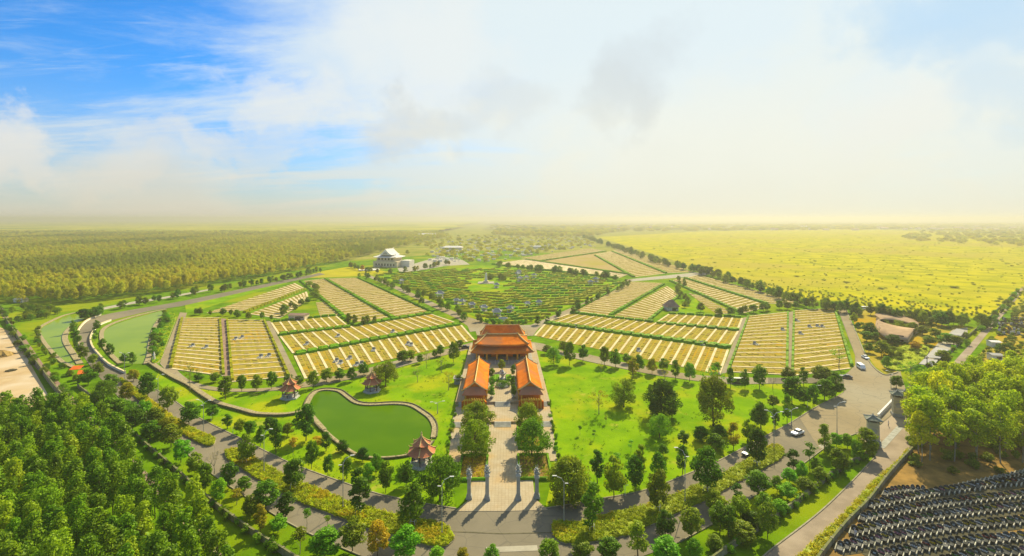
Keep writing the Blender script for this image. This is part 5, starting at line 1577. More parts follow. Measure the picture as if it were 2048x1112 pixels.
# ------------------------------------------------------------------ black graves
def grave_parts(var):
    kb = MB()
    for sx in (-1, 1): kb.box(sx * .5, -.05, .0, .13, 2.6, .44, taper=.97)
    kerb_me = kb.mesh('kerb'); kerb_me.materials.append(MATS['grave_kerb'])
    sb = MB(); sb.box(0, 0, 0, .86, 2.4, .2); sb.box(0, -.1, .203, .74, 1.9, .25, taper=.94); sb.box(0, -1.0, .204, .5, .3, .3)
    slab_me = sb.mesh('slab'); slab_me.materials.append(MATS['black_granite'])
    hb = MB(); hb.box(0, 1.05, .203, .86, .24, .8, taper=.9); hb.box(0, 1.05, 1.0, .56, .2, .2, taper=.5)
    for sx in (-1, 1): hb.box(sx * .42, 1.0, .284, .1, .4, .35)
    head_me = hb.mesh('headstone'); head_me.materials.append(MATS['black_granite'])
    pb = MB(); pb.box(0, .92, .42, .3, .03, .28)
    plq = pb.mesh('plaque'); plq.materials.append(MATS['granite_pale'])
    return kerb_me, slab_me, head_me, plq
GP = grave_parts(0)
FL = {}
for q, fm in enumerate(('flower_yellow', 'flower_pink', 'flower_white', 'flower_red', 'leaf_bright')):
    me = leaves_mesh('flowers', [(.24, .8, .6), (-.24, .8, .6), (.0, .8, .55)], [.2, .2, .16], 22, .09, 60 + q); me.materials.append(MATS[fm]); FL[q] = me
rows = [('topmost', (1781, 998), (1856, 992), 10), ('second', (1753, 1022), (2060, 972), 31), ('third', (1737, 1049), (2060, 1000), 30), ('fourth', (1719, 1077), (2060, 1024), 30), ('fifth', (1691, 1109), (2060, 1054), 30), ('sixth', (1760, 1128), (2070, 1088), 24), ('lowest', (1900, 1140), (2080, 1118), 13)]
for nm, a, b, n in rows:
    A, B = G(*a), G(*b)
    root = MB(); d = (B - A); nn = Vector((-d.y, d.x, 0)).normalized()
    solid_between(root, A + nn * 1.4 - d.normalized() * 1.0, B + nn * 1.4, 3.6, .05, .17); tag(root.build('grave_terrace', 'grave_soil'), f'dark terrace under the {nm} row of black graves', kind='structure')
    for i in range(n):
        f = i / (n - 1) + rnd.uniform(-.003, .003)
        c = A.lerp(B, f) + nn * (1.35 + 0.9 * math.sin(f * 3.1))
        o = thing('grave', f'black granite grave, {nth(i)} from the wall in the {nm} row', 'grave', (c.x, c.y, .17), math.atan2(c.y, c.x) - math.pi / 2 - .12 + rnd.uniform(-.02, .02), 'black granite graves')
        w = d.length / (n - 1) / 1.12
        o.scale = (w, 1.05, rnd.uniform(.9, 1.12))
        for nm2, me in zip(('kerb', 'slab', 'headstone', 'plaque'), GP): link(nm2, me, None, o)
        if rnd.random() < .7:
            link('flowers', FL[rnd.choice((0, 0, 1, 2, 2, 3, 4))], None, o)
# empty plots at the upper end
A, B = G(1905, 980), G(2062, 945); d = B - A; nn = Vector((-d.y, d.x, 0)).normalized()
for i in range(19):
    c = A.lerp(B, i / 18)
    o = thing('open_grave_plot', f'empty black grave plot with pale kerbs, {nth(i)} from the left in the top row', 'grave', (c.x, c.y, .12), math.atan2(c.y, c.x) - math.pi / 2 - .12, 'empty grave plots'); w = d.length / 18
    MB().box(0, 0, 0, w * .82, 2.6, .12).build('bed', 'grave_soil', o)
    for sx in (-1, 1): MB().box(sx * w * .46, 0, 0, .14, 2.9, .4).build('kerb', 'grave_kerb', o)
    MB().box(0, 1.4, 0, w * .8, .15, .38).build('kerb', 'grave_kerb', o)
# tombs beyond the pink street
rs = random.Random(9)
for i in range(60):
    u, v = rs.uniform(1998, 2060), rs.uniform(640, 672)
    p = G(u, v)
    o = thing('old_tomb', 'small grey tomb in the crowded plot beyond the pink street', 'tomb', (p.x, p.y, .05), rs.uniform(-.2, .2), 'old tombs beyond the pink street')
    MB().box(0, 0, 0, 1.8, 3.2, .5).build('slab', 'dark_stone', o); MB().box(0, 1.4, .503, 1.6, .4, 1.3, taper=.8).build('headstone', 'dark_stone' if i % 3 else 'granite_pale', o)

# ------------------------------------------------------------------ yard piles, orange awnings, statue
def pile(label, u, v, r, h, mat):
    p = G(u, v); rs = random.Random(int(u)); bits = MB()
    o = thing('rubble_pile', label, 'rubble pile', (p.x, p.y, .12))
    m = MB(); prof = [(r, 0), (r * .8, h * .45), (r * .45, h * .85), (.1, h)]
    m.lathe(0, 0, prof, 18); me = m.build('heap', mat, o)
    for vtx in me.data.vertices:
        vtx.co.x += rs.uniform(-.4, .4); vtx.co.y += rs.uniform(-.4, .4); vtx.co.z = max(0, vtx.co.z + rs.uniform(-.25, .25))
    for i in range(160):
        a = rs.uniform(0, 6.28); q = r * math.sqrt(rs.random())
        z = h * (1 - q / r)
        bits.box(q * math.cos(a), q * math.sin(a), z, rs.uniform(.3, 1.0), rs.uniform(.15, .35), rs.uniform(.15, .4), rs.uniform(0, 3))
    bits.build('loose_pieces', mat, o)['kind'] = 'stuff'
pile('brown heap of broken wood on the sandy yard', 2, 712, 4.6, 2.4, 'brick_pile')
pile('low brown heap at the near edge of the sandy yard', 10, 806, 4.2, 1.4, 'brick_pile')
pile('small debris heap in the middle of the sandy yard', 22, 742, 1.6, .4, 'dark_stone')
for i, (u, v, w) in enumerate([(153, 748, 18), (165, 757, 15)]):
    p = G(u, v); s = w / ppm(v)
    o = thing('awning', ['flat orange awning beside the narrow pond', 'tilted orange awning below the first one'][i], 'awning', (p.x, p.y, .1), R(15 + 20 * i))
    m = MB(); m.add([(-s / 2, -1.6, 2.2), (s / 2, -1.6, 2.2), (s / 2, 1.6, 3.0), (-s / 2, 1.6, 3.0), (-s / 2, -1.6, 2.1), (s / 2, -1.6, 2.1), (s / 2, 1.6, 2.9), (-s / 2, 1.6, 2.9)], [(0, 1, 2, 3), (7, 6, 5, 4), (0, 4, 5, 1), (1, 5, 6, 2), (2, 6, 7, 3), (3, 7, 4, 0)])
    m.build('canvas', 'orange_canvas', o)
    for sx in (-1, 1):
        for sy in (-1, 1): MB().lathe(sx * s * .45, sy * 1.4, [(.06, 0), (.06, 2.6 + .35 * sy)], 6).build('post', 'metal_grey', o)
p = G(308, 722)
o = thing('standing_statue', 'white standing statue on a plinth beside the broad pond', 'statue', (p.x, p.y, .1))
MB().box(0, 0, 0, 1.3, 1.3, 1.0, taper=.85).build('plinth', 'granite_pale', o)
m = MB(); m.lathe(0, 0, [(.55, 1.0), (.5, 1.6), (.38, 2.3), (.5, 2.9), (.3, 3.3), (.14, 3.4), (.24, 3.6), (.24, 3.85), (.08, 4.1)], 12)
m.build('robed_figure', 'plaster_white', o, True)

def person(label, u, v, shirt, trousers, rz):
    """one continuous skinned figure, standing in mid-stride"""
    p = G(u, v)
    J = {'pel': (0, 0, .95), 'waist': (0, 0, 1.12), 'chest': (0, .02, 1.36), 'neck': (0, .02, 1.5), 'head': (0, 0, 1.62), 'top': (0, 0, 1.73),
         'lh': (-.1, 0, .9), 'lk': (-.11, -.1, .5), 'la': (-.11, 0.02, .08), 'lt': (-.11, -.16, .03), 'rh': (.1, 0, .9), 'rk': (.11, .04, .5), 'ra': (.11, .2, .1), 'rt': (.11, .04, .03),
         'ls': (-.19, .02, 1.42), 'le': (-.26, .08, 1.13), 'lw': (-.24, -.05, .9), 'lf': (-.23, -.1, .8), 'rs': (.19, .02, 1.42), 're': (.26, 0, 1.13), 'rw': (.24, -.12, .92), 'rf': (.23, -.18, .83)}
    E = [('pel', 'waist'), ('waist', 'chest'), ('chest', 'neck'), ('neck', 'head'), ('head', 'top'), ('pel', 'lh'), ('lh', 'lk'), ('lk', 'la'), ('la', 'lt'), ('pel', 'rh'), ('rh', 'rk'), ('rk', 'ra'), ('ra', 'rt'), ('chest', 'ls'), ('ls', 'le'), ('le', 'lw'), ('lw', 'lf'), ('chest', 'rs'), ('rs', 're'), ('re', 'rw'), ('rw', 'rf')]
    rad = {'pel': .14, 'waist': .13, 'chest': .15, 'neck': .06, 'head': .1, 'top': .08, 'lh': .09, 'rh': .09, 'lk': .06, 'rk': .06, 'la': .045, 'ra': .045, 'lt': .04, 'rt': .04, 'ls': .07, 'rs': .07, 'le': .05, 're': .05, 'lw': .035, 'rw': .035, 'lf': .03, 'rf': .03}
    ks = list(J); me = bpy.data.meshes.new('person'); me.from_pydata([J[k] for k in ks], [(ks.index(a), ks.index(b)) for a, b in E], [])
    o = link('person', me)
    sk = o.modifiers.new('skin', 'SKIN'); sub = o.modifiers.new('sub', 'SUBSURF'); sub.levels = sub.render_levels = 1
    for k, sv in zip(ks, me.skin_vertices[0].data): sv.radius = (rad[k], rad[k])
    me.skin_vertices[0].data[0].use_root = True
    dg = bpy.context.evaluated_depsgraph_get(); dg.update()
    new = bpy.data.meshes.new_from_object(o.evaluated_get(dg)); o.modifiers.clear(); o.data = new
    for q in (shirt, trousers, 'skin', 'timber_dark'): new.materials.append(MATS[q])
    for f in new.polygons:
        c = f.center
        f.material_index = 3 if c.z > 1.66 else 2 if (c.z > 1.47 or (abs(c.x) > .2 and c.z < 1.12)) else 0 if c.z > .93 else 1
    o.location = (p.x, p.y, .15); o.rotation_euler = (0, 0, rz)
    tag(o, label, 'person')
person('person in a white shirt and navy trousers walking outside the gate', 1777, 853, 'cloth_white', 'cloth_navy', R(40))
person('person in white top standing among bushes beside the black graves', 1711, 1076, 'cloth_white', 'cloth_white', R(-60))

# ------------------------------------------------------------------ planted trees
stand('on the road median left of the temple', 'median trees', [(491, 929, 867, 33), (586, 981, 915, 42), (717, 1031, 938, 42, 'narrow', 'leaf_dark'), (826, 1056, 966, 50)], stakes=True)
stand('on the lawn strip between pond and road', 'trees below the pond', [(552, 908, 837, 25, 'narrow'), (521, 892, 850, 20, 'narrow'), (586, 913, 874, 18, 'sapling', 'leaf_autumn'), (623, 938, 880, 24), (656, 953, 908, 22), (652, 903, 862, 22, 'narrow', 'leaf_dark'), (693, 958, 914, 24), (725, 923, 895, 24, 'street', 'leaf_dark'), (771, 986, 922, 29), (813, 973, 922, 32), (752, 950, 906, 26, 'street', 'leaf_bright'), (612, 882, 808, 42, 'street', 'leaf_dark'), (684, 905, 880, 24, 'street', 'leaf_dark'), (480, 868, 838, 22), (455, 858, 828, 20, 'narrow'), (500, 873, 840, 24), (540, 868, 834, 26, 'street', 'leaf_dark'), (575, 872, 846, 24, 'street', 'leaf_olive'), (426, 838, 810, 24), (633, 905, 872, 22, 'sapling', 'leaf_autumn'), (736, 965, 925, 22, 'street', 'leaf_bright')])
stand('beside the near pavilion', 'large trees by the near pavilion', [(880, 1002, 908, 88, 'broad')])
stand('along the creeper wall', 'trees along the creeper wall', [(410, 985, 926, 30), (438, 1008, 957, 30, 'street', 'leaf_bright'), (458, 978, 925, 32, 'street', 'leaf_dark'), (488, 986, 954, 28), (531, 1022, 962, 50, 'street'), (473, 1010, 978, 24, 'sapling', 'leaf_autumn'), (571, 1038, 984, 35, 'narrow', 'leaf_dark'), (521, 1069, 1008, 25, 'narrow', 'leaf_autumn'), (556, 1066, 1030, 32, 'street', 'leaf_bright'), (614, 1060, 1014, 18, 'sapling', 'leaf_bright'), (655, 1057, 1030, 14, 'sapling'), (650, 1116, 1058, 60, 'street', 'leaf_bright'), (705, 1104, 1036, 50, 'street', 'leaf_olive'), (755, 1116, 1042, 42, 'street', 'leaf_autumn'), (813, 1118, 1055, 56, 'street', 'leaf_bright'), (874, 1124, 1094, 30, 'street', 'leaf_bright'), (428, 950, 898, 26, 'bare', 'leaf_autumn'), (390, 950, 905, 32), (362, 925, 880, 34, 'street', 'leaf_bright'), (600, 1108, 1055, 30, 'sapling', 'leaf_olive'), (500, 1040, 990, 30, 'street', 'leaf_olive'), (925, 1122, 1096, 24, 'street', 'leaf_autumn'), (985, 1130, 1090, 32, 'street', 'leaf_bright')])
stand('where the ring road bends at the bridge', 'trees along the bend', [(252, 806, 764, 26, 'street', 'leaf_autumn'), (295, 799, 745, 32), (335, 824, 772, 32), (378, 850, 803, 36), (287, 842, 801, 28, 'street', 'leaf_bright'), (196, 751, 724, 22, 'street', 'leaf_olive'), (220, 781, 748, 27), (207, 804, 760, 45, 'broad'), (242, 828, 799, 48, 'broad'), (267, 763, 738, 22, 'street', 'leaf_autumn'), (310, 865, 815, 34, 'street', 'leaf_olive'), (342, 895, 848, 36, 'street', 'leaf_olive'), (176, 770, 738, 30), (225, 835, 795, 40), (270, 850, 815, 36, 'street', 'leaf_dark'), (300, 880, 842, 36), (186, 730, 708, 16), (335, 870, 835, 30, 'street', 'leaf_autumn')])
stand('between the two olive ponds', 'trees on the pond banks', [(219, 717, 686, 15), (204, 699, 677, 14), (264, 731, 703, 16, 'narrow'), (248, 728, 706, 15), (150, 690, 655, 14, 'narrow'), (146, 668, 640, 13), (157, 708, 672, 15, 'narrow'), (166, 720, 690, 18, 'street', 'leaf_olive'), (170, 640, 616, 26, 'street', 'leaf_dark'), (188, 636, 614, 24, 'street', 'leaf_dark'), (193, 662, 640, 13), (190, 682, 660, 10, 'narrow'), (198, 632, 612, 18)])
stand('along the lane above the pond lawn', 'lane trees left of the temple', [(380, 782, 726, 28, 'sparse', 'leaf_olive'), (451, 799, 752, 26, 'narrow', 'leaf_olive'), (397, 763, 745, 18), (483, 784, 749, 18), (513, 782, 749, 20), (543, 779, 742, 19), (577, 768, 748, 20), (598, 772, 750, 20), (627, 777, 741, 23), (653, 764, 736, 24), (679, 761, 736, 21), (703, 763, 734, 19), (728, 751, 724, 22), (771, 774, 719, 52, 'broad', 'leaf_olive'), (804, 727, 700, 24), (820, 722, 700, 22), (430, 765, 745, 20, 'street', 'leaf_olive'), (835, 765, 735, 22, 'bare', 'leaf_autumn'), (853, 737, 698, 20, 'sparse', 'leaf_olive')])
stand('on the lawn left of the temple', 'lawn trees left of the temple', [(907, 726, 683, 22, 'street', 'leaf_olive'), (883, 746, 714, 30, 'sparse', 'leaf_olive'), (897, 781, 741, 32, 'sparse', 'leaf_autumn'), (881, 712, 690, 16), (919, 698, 680, 18), (917, 768, 748, 16, 'street', 'leaf_olive'), (869, 715, 700, 12), (840, 727, 708, 14)])
stand('by the lane right of the temple', 'lane trees right of the temple', [(1108, 730, 692, 32, 'broad', 'leaf_bright'), (1095, 708, 690, 20, 'street', 'leaf_olive'), (1139, 731, 683, 22), (1127, 705, 682, 20, 'street', 'leaf_olive'), (1166, 723, 689, 20), (1209, 731, 692, 22, 'street', 'leaf_olive'), (1231, 735, 698, 23), (1266, 757, 714, 22, 'narrow', 'leaf_autumn'), (1278, 745, 709, 20), (1253, 727, 707, 18), (1304, 748, 716, 20, 'street', 'leaf_autumn'), (1327, 741, 716, 22), (1351, 759, 718, 18, 'narrow'), (1379, 763, 725, 22, 'street', 'leaf_bright'), (1432, 745, 724, 20), (1461, 776, 735, 16, 'narrow'), (1490, 778, 738, 18), (1519, 778, 730, 28), (1546, 779, 750, 6, 'bare', 'leaf_autumn'), (1202, 748, 722, 14, 'sparse', 'leaf_autumn'), (1330, 768, 735, 16, 'sparse', 'leaf_autumn')])
stand('among the large trees on the sunlit lawn', 'large lawn trees', [(1198, 829, 778, 44, 'sparse', 'leaf_autumn'), (1248, 814, 757, 52, 'broad', 'leaf_olive'), (1324, 832, 757, 68, 'dense', 'leaf_dark'), (1427, 853, 745, 72, 'broad', 'leaf_olive'), (1424, 805, 728, 50, 'sparse', 'leaf_bright'), (1319, 876, 826, 46, 'broad', 'leaf_bright')])
stand('in the group above the right carriageway', 'trees above the right carriageway', [(1195, 968, 900, 30, 'narrow', 'leaf_dark'), (1228, 996, 912, 44), (1270, 981, 912, 38), (1281, 968, 888, 24, 'narrow'), (1317, 960, 905, 30), (1326, 912, 888, 20), (1365, 948, 890, 22, 'narrow', 'leaf_dark'), (1367, 892, 862, 22, 'narrow', 'leaf_dark'), (1402, 882, 852, 30, 'street', 'leaf_dark'), (1432, 900, 868, 32), (1467, 899, 846, 22, 'narrow', 'leaf_autumn'), (1495, 884, 838, 20), (1523, 860, 813, 28), (1440, 878, 850, 26, 'street', 'leaf_dark'), (1510, 850, 820, 22), (1137, 1006, 912, 84, 'dense', 'leaf_olive'), (1232, 930, 905, 16, 'sapling', 'leaf_bright'), (1262, 905, 880, 14, 'sapling', 'leaf_bright'), (1188, 880, 860, 10, 'sapling'), (1160, 870, 850, 9, 'sapling'), (1212, 848, 830, 8, 'sapling')])
stand('on the road median right of the temple', 'median trees', [(1184, 1066, 966, 42, 'narrow'), (1316, 1026, 938, 42, 'street', 'leaf_olive'), (1414, 988, 896, 54), (1514, 935, 856, 38, 'street', 'leaf_dark')], stakes=True)
stand('between the right carriageway and the grey wall', 'trees along the grey wall', [(1276, 1112, 1044, 38, 'narrow'), (1330, 1078, 1020, 38, 'street', 'leaf_dark'), (1383, 1076, 1017, 44, 'street', 'leaf_olive'), (1516, 990, 942, 42), (1475, 1000, 968, 20, 'narrow', 'leaf_dark'), (1430, 1026, 980, 40), (1440, 1062, 1004, 42), (1482, 1052, 992, 42), (1458, 1074, 1010, 30, 'narrow'), (1334, 1124, 1074, 56, 'street', 'leaf_bright'), (1389, 1120, 1078, 30, 'street', 'leaf_bright'), (1218, 1122, 1078, 46), (1165, 1122, 1085, 42, 'street', 'leaf_olive'), (1100, 1124, 1080, 40), (1487, 1088, 1046, 50, 'street', 'leaf_olive'), (1430, 1100, 1070, 30, 'street', 'leaf_olive'), (1535, 1074, 1006, 38, 'street', 'leaf_olive'), (1528, 1024, 986, 36), (1586, 940, 900, 26, 'narrow', 'leaf_dark'), (1618, 935, 884, 25, 'sapling'), (1648, 904, 848, 22, 'narrow'), (1554, 986, 952, 22), (1579, 966, 937, 28, 'street', 'leaf_bright'), (1604, 960, 922, 22, 'street', 'leaf_bright'), (1632, 945, 916, 24), (1673, 894, 865, 24, 'street', 'leaf_bright'), (1695, 897, 868, 26, 'street', 'leaf_bright'), (1664, 918, 890, 24), (1680, 946, 896, 34, 'street', 'leaf_olive'), (1712, 922, 880, 22, 'street', 'leaf_bright'), (1735, 916, 856, 40, 'street', 'leaf_olive'), (1612, 985, 956, 32, 'street', 'leaf_olive'), (1574, 1000, 966, 36, 'street', 'leaf_bright'), (1640, 965, 935, 26, 'street', 'leaf_olive'), (1500, 1060, 1020, 36, 'street', 'leaf_dark'), (1560, 1030, 1000, 28, 'street', 'leaf_bright')])
stand('near the forecourt corner of the large lawn', 'trees near the forecourt', [(1584, 806, 750, 38, 'street', 'leaf_dark'), (1607, 771, 735, 17, 'narrow'), (1608, 809, 779, 25), (1626, 817, 768, 22), (1649, 800, 758, 36), (1671, 793, 745, 32), (1642, 767, 732, 36, 'street', 'leaf_olive'), (1546, 816, 790, 20, 'street', 'leaf_olive'), (1574, 845, 788, 19, 'narrow'), (1521, 859, 805, 30), (1550, 856, 819, 16, 'narrow', 'leaf_dark'), (1576, 758, 734, 28, 'street', 'leaf_olive'), (1660, 765, 740, 28), (1678, 738, 692, 36, 'sparse', 'leaf_bright')])
stand('round the ring roofed building', 'trees round the ring roofed building', [(1740, 673, 645, 25, 'street', 'leaf_dark'), (1763, 713, 682, 28, 'street', 'leaf_olive'), (1788, 713, 692, 32, 'broad', 'leaf_olive'), (1773, 738, 712, 17, 'street', 'leaf_bright'), (1785, 690, 669, 24, 'street', 'leaf_dark'), (1733, 683, 662, 22), (1738, 706, 686, 20), (1750, 683, 664, 18), (1708, 648, 625, 14), (1716, 662, 644, 12), (1820, 778, 720, 52, 'sparse', 'leaf_bright'), (1793, 777, 750, 24), (1841, 762, 728, 34, 'broad', 'leaf_bright'), (1894, 688, 666, 28, 'street', 'leaf_bright'), (1863, 657, 634, 17, 'narrow', 'leaf_olive'), (1871, 676, 656, 20, 'street', 'leaf_olive'), (1845, 670, 652, 22, 'street', 'leaf_olive'), (1858, 690, 670, 22, 'street', 'leaf_olive'), (1830, 700, 682, 20, 'street', 'leaf_autumn'), (1826, 660, 644, 16, 'street', 'leaf_olive'), (1908, 690, 670, 28, 'street', 'leaf_olive'), (1885, 725, 700, 26, 'street', 'leaf_olive'), (1865, 745, 722, 22, 'street', 'leaf_olive'), (1985, 690, 676, 18), (2010, 708, 686, 30, 'broad', 'leaf_dark')])
stand('in the temple gardens', 'temple garden trees', [(953, 868, 803, 66, 'broad', 'leaf_olive'), (950, 914, 838, 72, 'broad'), (1058, 868, 803, 54, 'broad', 'leaf_olive'), (1064, 914, 834, 72, 'broad')])
def court_tree(i, s, t, h, w, lf):
    p = TL_(s, t, Z2)
    o = plant('street', p.x, p.y, h, w, lf, name='court_tree', cat='tree', group='potted trees on the temple court', label=f'small clipped tree on the temple court, {nth(i)} of the paired rows')
    o.location.z = Z2 + .3
    MB().lathe(0, 0, [(.55, -.3), (.75, .25), (.6, .25)], 10).build('pot', 'granite', o)
for i, (s, t, h, w, lf) in enumerate([(61, -3.9, 4.4, 2.6, 'leaf_bright'), (61, 3.9, 4.4, 2.4, 'leaf_street'), (70, -3.8, 4.6, 2.8, 'leaf_bright'), (70, 3.8, 4.6, 2.0, 'leaf_street'), (82, -4.4, 4.0, 3.4, 'leaf_olive'), (84, 4.2, 4.8, 2.2, 'leaf_street'), (92, -.4, 4.6, 3.2, 'leaf_olive')]):
    court_tree(i, s, t, h, w, lf)

# rows of trees along far lanes, jittered along a line of survey points
def avenue(place, group, pts, n, h, w, kinds=('street',), leaves=('leaf_street',), spread=2.0, cat='lane tree'):
    line = gp(spline(pts, 8)); seg = [(b - a).length for a, b in zip(line, line[1:])]; tot = sum(seg)
    for i in range(n):
        t = (i + rnd.uniform(.2, .8)) / n * tot; k = 0
        while k < len(seg) - 1 and t > seg[k]: t -= seg[k]; k += 1
        p = line[k].lerp(line[k + 1], t / seg[k])
        lf = rnd.choice(leaves); kd = rnd.choice(kinds); s = rnd.uniform(.75, 1.2)
        plant(kd, p.x + rnd.uniform(-spread, spread), p.y + rnd.uniform(-spread, spread), h * s, w * s * rnd.uniform(.85, 1.15), lf, label=f'{LOOK[lf]} {cat.split()[-1]}, {nth(i)} in the row {place}', group=group, cat=cat, name=cat.replace(' ', '_'))
avenue('edging the meadow behind the right fields', 'trees edging the meadow', [(1300, 523), (1400, 548), (1480, 572), (1560, 600), (1640, 622)], 46, 9, 8, ('street', 'broad'), ('leaf_street', 'leaf_olive', 'leaf_dark'), 5, cat='meadow tree')
avenue('edging the meadow behind the ring roofed building', 'trees edging the meadow', [(1640, 618), (1720, 630), (1760, 634), (1850, 648), (1900, 652), (1960, 655)], 34, 8, 6.5, ('street', 'broad'), ('leaf_street', 'leaf_olive', 'leaf_dark'), 5, cat='meadow tree')
avenue('in the hazy belt towards the far junction', 'trees edging the meadow', [(1170, 477), (1210, 489), (1260, 507), (1310, 525)], 40, 11, 12, ('broad',), ('leaf_olive', 'leaf_dark'), 8, cat='meadow tree')
avenue('at the foot of the rubber plantation', 'trees at the plantation foot', [(215, 622), (300, 606), (380, 592), (470, 578), (560, 562), (640, 544)], 44, 6.5, 5, ('street', 'narrow'), ('leaf_street', 'leaf_olive'), 6)
avenue('along the lane left of the hedge garden', 'trees along the hedge garden lanes', [(722, 551), (800, 580), (870, 612), (950, 648)], 30, 6, 5, ('street', 'broad'), ('leaf_street', 'leaf_olive'), 6, cat='garden tree')
avenue('along the lane right of the hedge garden', 'trees along the hedge garden lanes', [(1082, 652), (1130, 628), (1200, 596), (1262, 566)], 24, 5, 4, ('street', 'narrow'), ('leaf_street', 'leaf_olive'), 4, cat='garden tree')
avenue('at the far edge of the hedge garden', 'trees along the hedge garden lanes', [(990, 533), (1060, 541), (1140, 548), (1240, 562)], 26, 8, 8, ('street', 'broad'), ('leaf_olive', 'leaf_street'), 6, cat='garden tree')
avenue('in the garden of the small hut', 'trees among the left fields', [(558, 634), (575, 622), (600, 612), (624, 605), (630, 585), (612, 570)], 18, 5, 5.5, ('broad', 'street'), ('leaf_olive', 'leaf_street'), 4)
avenue('across the top of the left striped fields', 'trees among the left fields', [(385, 628), (425, 630), (470, 634), (520, 640), (545, 642)], 11, 4.5, 3.6, ('street',), ('leaf_olive', 'leaf_street'), 3)
avenue('below the pale left fields', 'trees among the left fields', [(690, 648), (705, 650), (735, 648), (760, 645)], 5, 6, 4, ('street',), ('leaf_olive',), 2)
avenue('below the pale right fields', 'trees among the right fields', [(1365, 560), (1362, 585), (1372, 610), (1400, 628)], 12, 6, 5, ('street', 'broad'), ('leaf_olive',), 4)
avenue('across the top of the right striped fields', 'trees among the right fields', [(1430, 632), (1470, 630), (1510, 625), (1545, 620), (1600, 617)], 10, 6, 6, ('street',), ('leaf_olive', 'leaf_street'), 3)
avenue('on the shrubby bank right of the broad pond', 'bank trees', [(332, 630), (322, 650), (314, 680), (310, 715)], 22, 3.6, 4, ('broad', 'street'), ('leaf_bright', 'leaf_street'), 2.2, cat='bank bush')
avenue('along the sandy yard wall', 'trees along the yard wall', [(-5, 620), (18, 650), (48, 695), (80, 740), (118, 785), (150, 800)], 26, 3.4, 3.6, ('broad', 'street'), ('leaf_street', 'leaf_olive', 'leaf_bright'), 2, cat='wall bush')
avenue('along the outer edge of the narrow pond', 'trees along the narrow pond', [(70, 660), (80, 690), (110, 725), (140, 748), (165, 770)], 20, 2.4, 2.6, ('broad', 'bush'), ('leaf_street', 'leaf_olive'), 1.4, cat='bank bush')
avenue('in the thicket behind the narrow pond', 'thicket behind the narrow pond', [(30, 622), (60, 622), (100, 625), (90, 635), (60, 638), (45, 645)], 20, 5, 6, ('broad',), ('leaf_olive', 'leaf_street'), 6, cat='thicket tree')
avenue('along the wall of the pink street', 'trees along the pink street', [(2040, 582), (1985, 640), (1930, 690), (1880, 735), (1845, 775)], 34, 3.2, 3.6, ('broad', 'bush'), ('leaf_olive', 'leaf_bright'), 2, cat='wall bush')
avenue('in the hazy garden behind the obelisk', 'trees round the obelisk', [(975, 560), (990, 557), (1005, 562)], 6, 6, 7, ('broad',), ('leaf_olive',), 3)
avenue('beside the white temple', 'trees beside the white temple', [(700, 533), (740, 545), (790, 548), (830, 543), (860, 536), (900, 528)], 24, 7, 6, ('street', 'narrow'), ('leaf_olive', 'leaf_autumn', 'leaf_street'), 6, cat='garden tree')
avenue('along the creeper wall behind the verge', 'creepers on the wall', [(180, 800), (252, 862), (353, 951), (466, 1047), (570, 1118)], 34, 1.9, 2.2, ('bush',), ('leaf_bright', 'leaf_street'), .5, cat='shrub')
avenue('along the grey wall of the street', 'shrubs along the grey wall', [(1757, 903), (1662, 958), (1586, 1018), (1450, 1110)], 26, 1.7, 1.8, ('bush',), ('leaf_bright', 'leaf_street'), .5, cat='shrub')
avenue('along the left side of the temple terrace', 'shrubs beside the temple', [(935, 745), (918, 800), (905, 860), (895, 915)], 18, 1.8, 1.7, ('bush',), ('leaf_bright', 'leaf_street'), .5, cat='shrub')
avenue('along the right side of the temple terrace', 'shrubs beside the temple', [(1085, 760), (1102, 830), (1112, 890), (1118, 945)], 18, 1.6, 1.5, ('bush',), ('leaf_bright', 'leaf_street'), .5, cat='shrub')
avenue('around the entrance screen behind the temple', 'shrubs behind the temple', [(960, 645), (985, 648), (1010, 650), (1040, 648), (1062, 642)], 14, 3, 3.4, ('broad',), ('leaf_bright', 'leaf_street'), 1.5, cat='shrub')

# dark plantation, near left
FOREST = [(-260, 880), (40, 862), (120, 866), (168, 868), (205, 892), (255, 940), (330, 1030), (395, 1100), (470, 1200), (500, 1290), (-420, 1290)]
FP = gp(FOREST); n = 0
y = 76.0
while y < 152:
    x = -190.0
    while x < -30:
        px, py = x + rnd.uniform(-1.3, 1.3), y + rnd.uniform(-1.3, 1.3)
        uu = 1024 + px / py * FPX; vt = HOR + (CAM_H - 12) / py * FPX
        if in_poly(px, py, FP) and uu > -45 and vt < 1118 and rnd.random() < .96:
            s = rnd.uniform(.82, 1.15)
            plant('tall' if rnd.random() < .85 else 'grove', px, py, 12 * s, 5.2 * s * rnd.uniform(.8, 1.15), 'leaf_forest', cat='plantation tree', label='slender dark green plantation tree in the dense grove beside the footpath', group='slender plantation trees', name='plantation_tree'); n += 1
        x += 4.5
    y += 4.7
print('plantation', n)
# tall grove above the graves
GROVE = [(1806, 900), (1822, 850), (1880, 815), (1940, 795), (2070, 785), (2250, 800), (2200, 905), (2090, 925), (1990, 935), (1900, 938), (1845, 930)]
GPY = gp(GROVE); n = 0
y = 128.0
while y < 190:
    x = 85.0
    while x < 235:
        px, py = x + rnd.uniform(-1.8, 1.8), y + rnd.uniform(-1.8, 1.8); uu = 1024 + px / py * FPX
        if in_poly(px, py, GPY) and uu < 2100 and rnd.random() < .9:
            s = rnd.uniform(.75, 1.12)
            plant('grove', px, py, 16.5 * s, 9.4 * s * rnd.uniform(.85, 1.2), 'leaf_grove', 'bark_pale', cat='grove tree', label='tall feathery yellow green tree in the grove above the black graves', group='tall grove trees', name='grove_tree'); n += 1
        x += 5.6
    y += 5.8
print('grove', n)

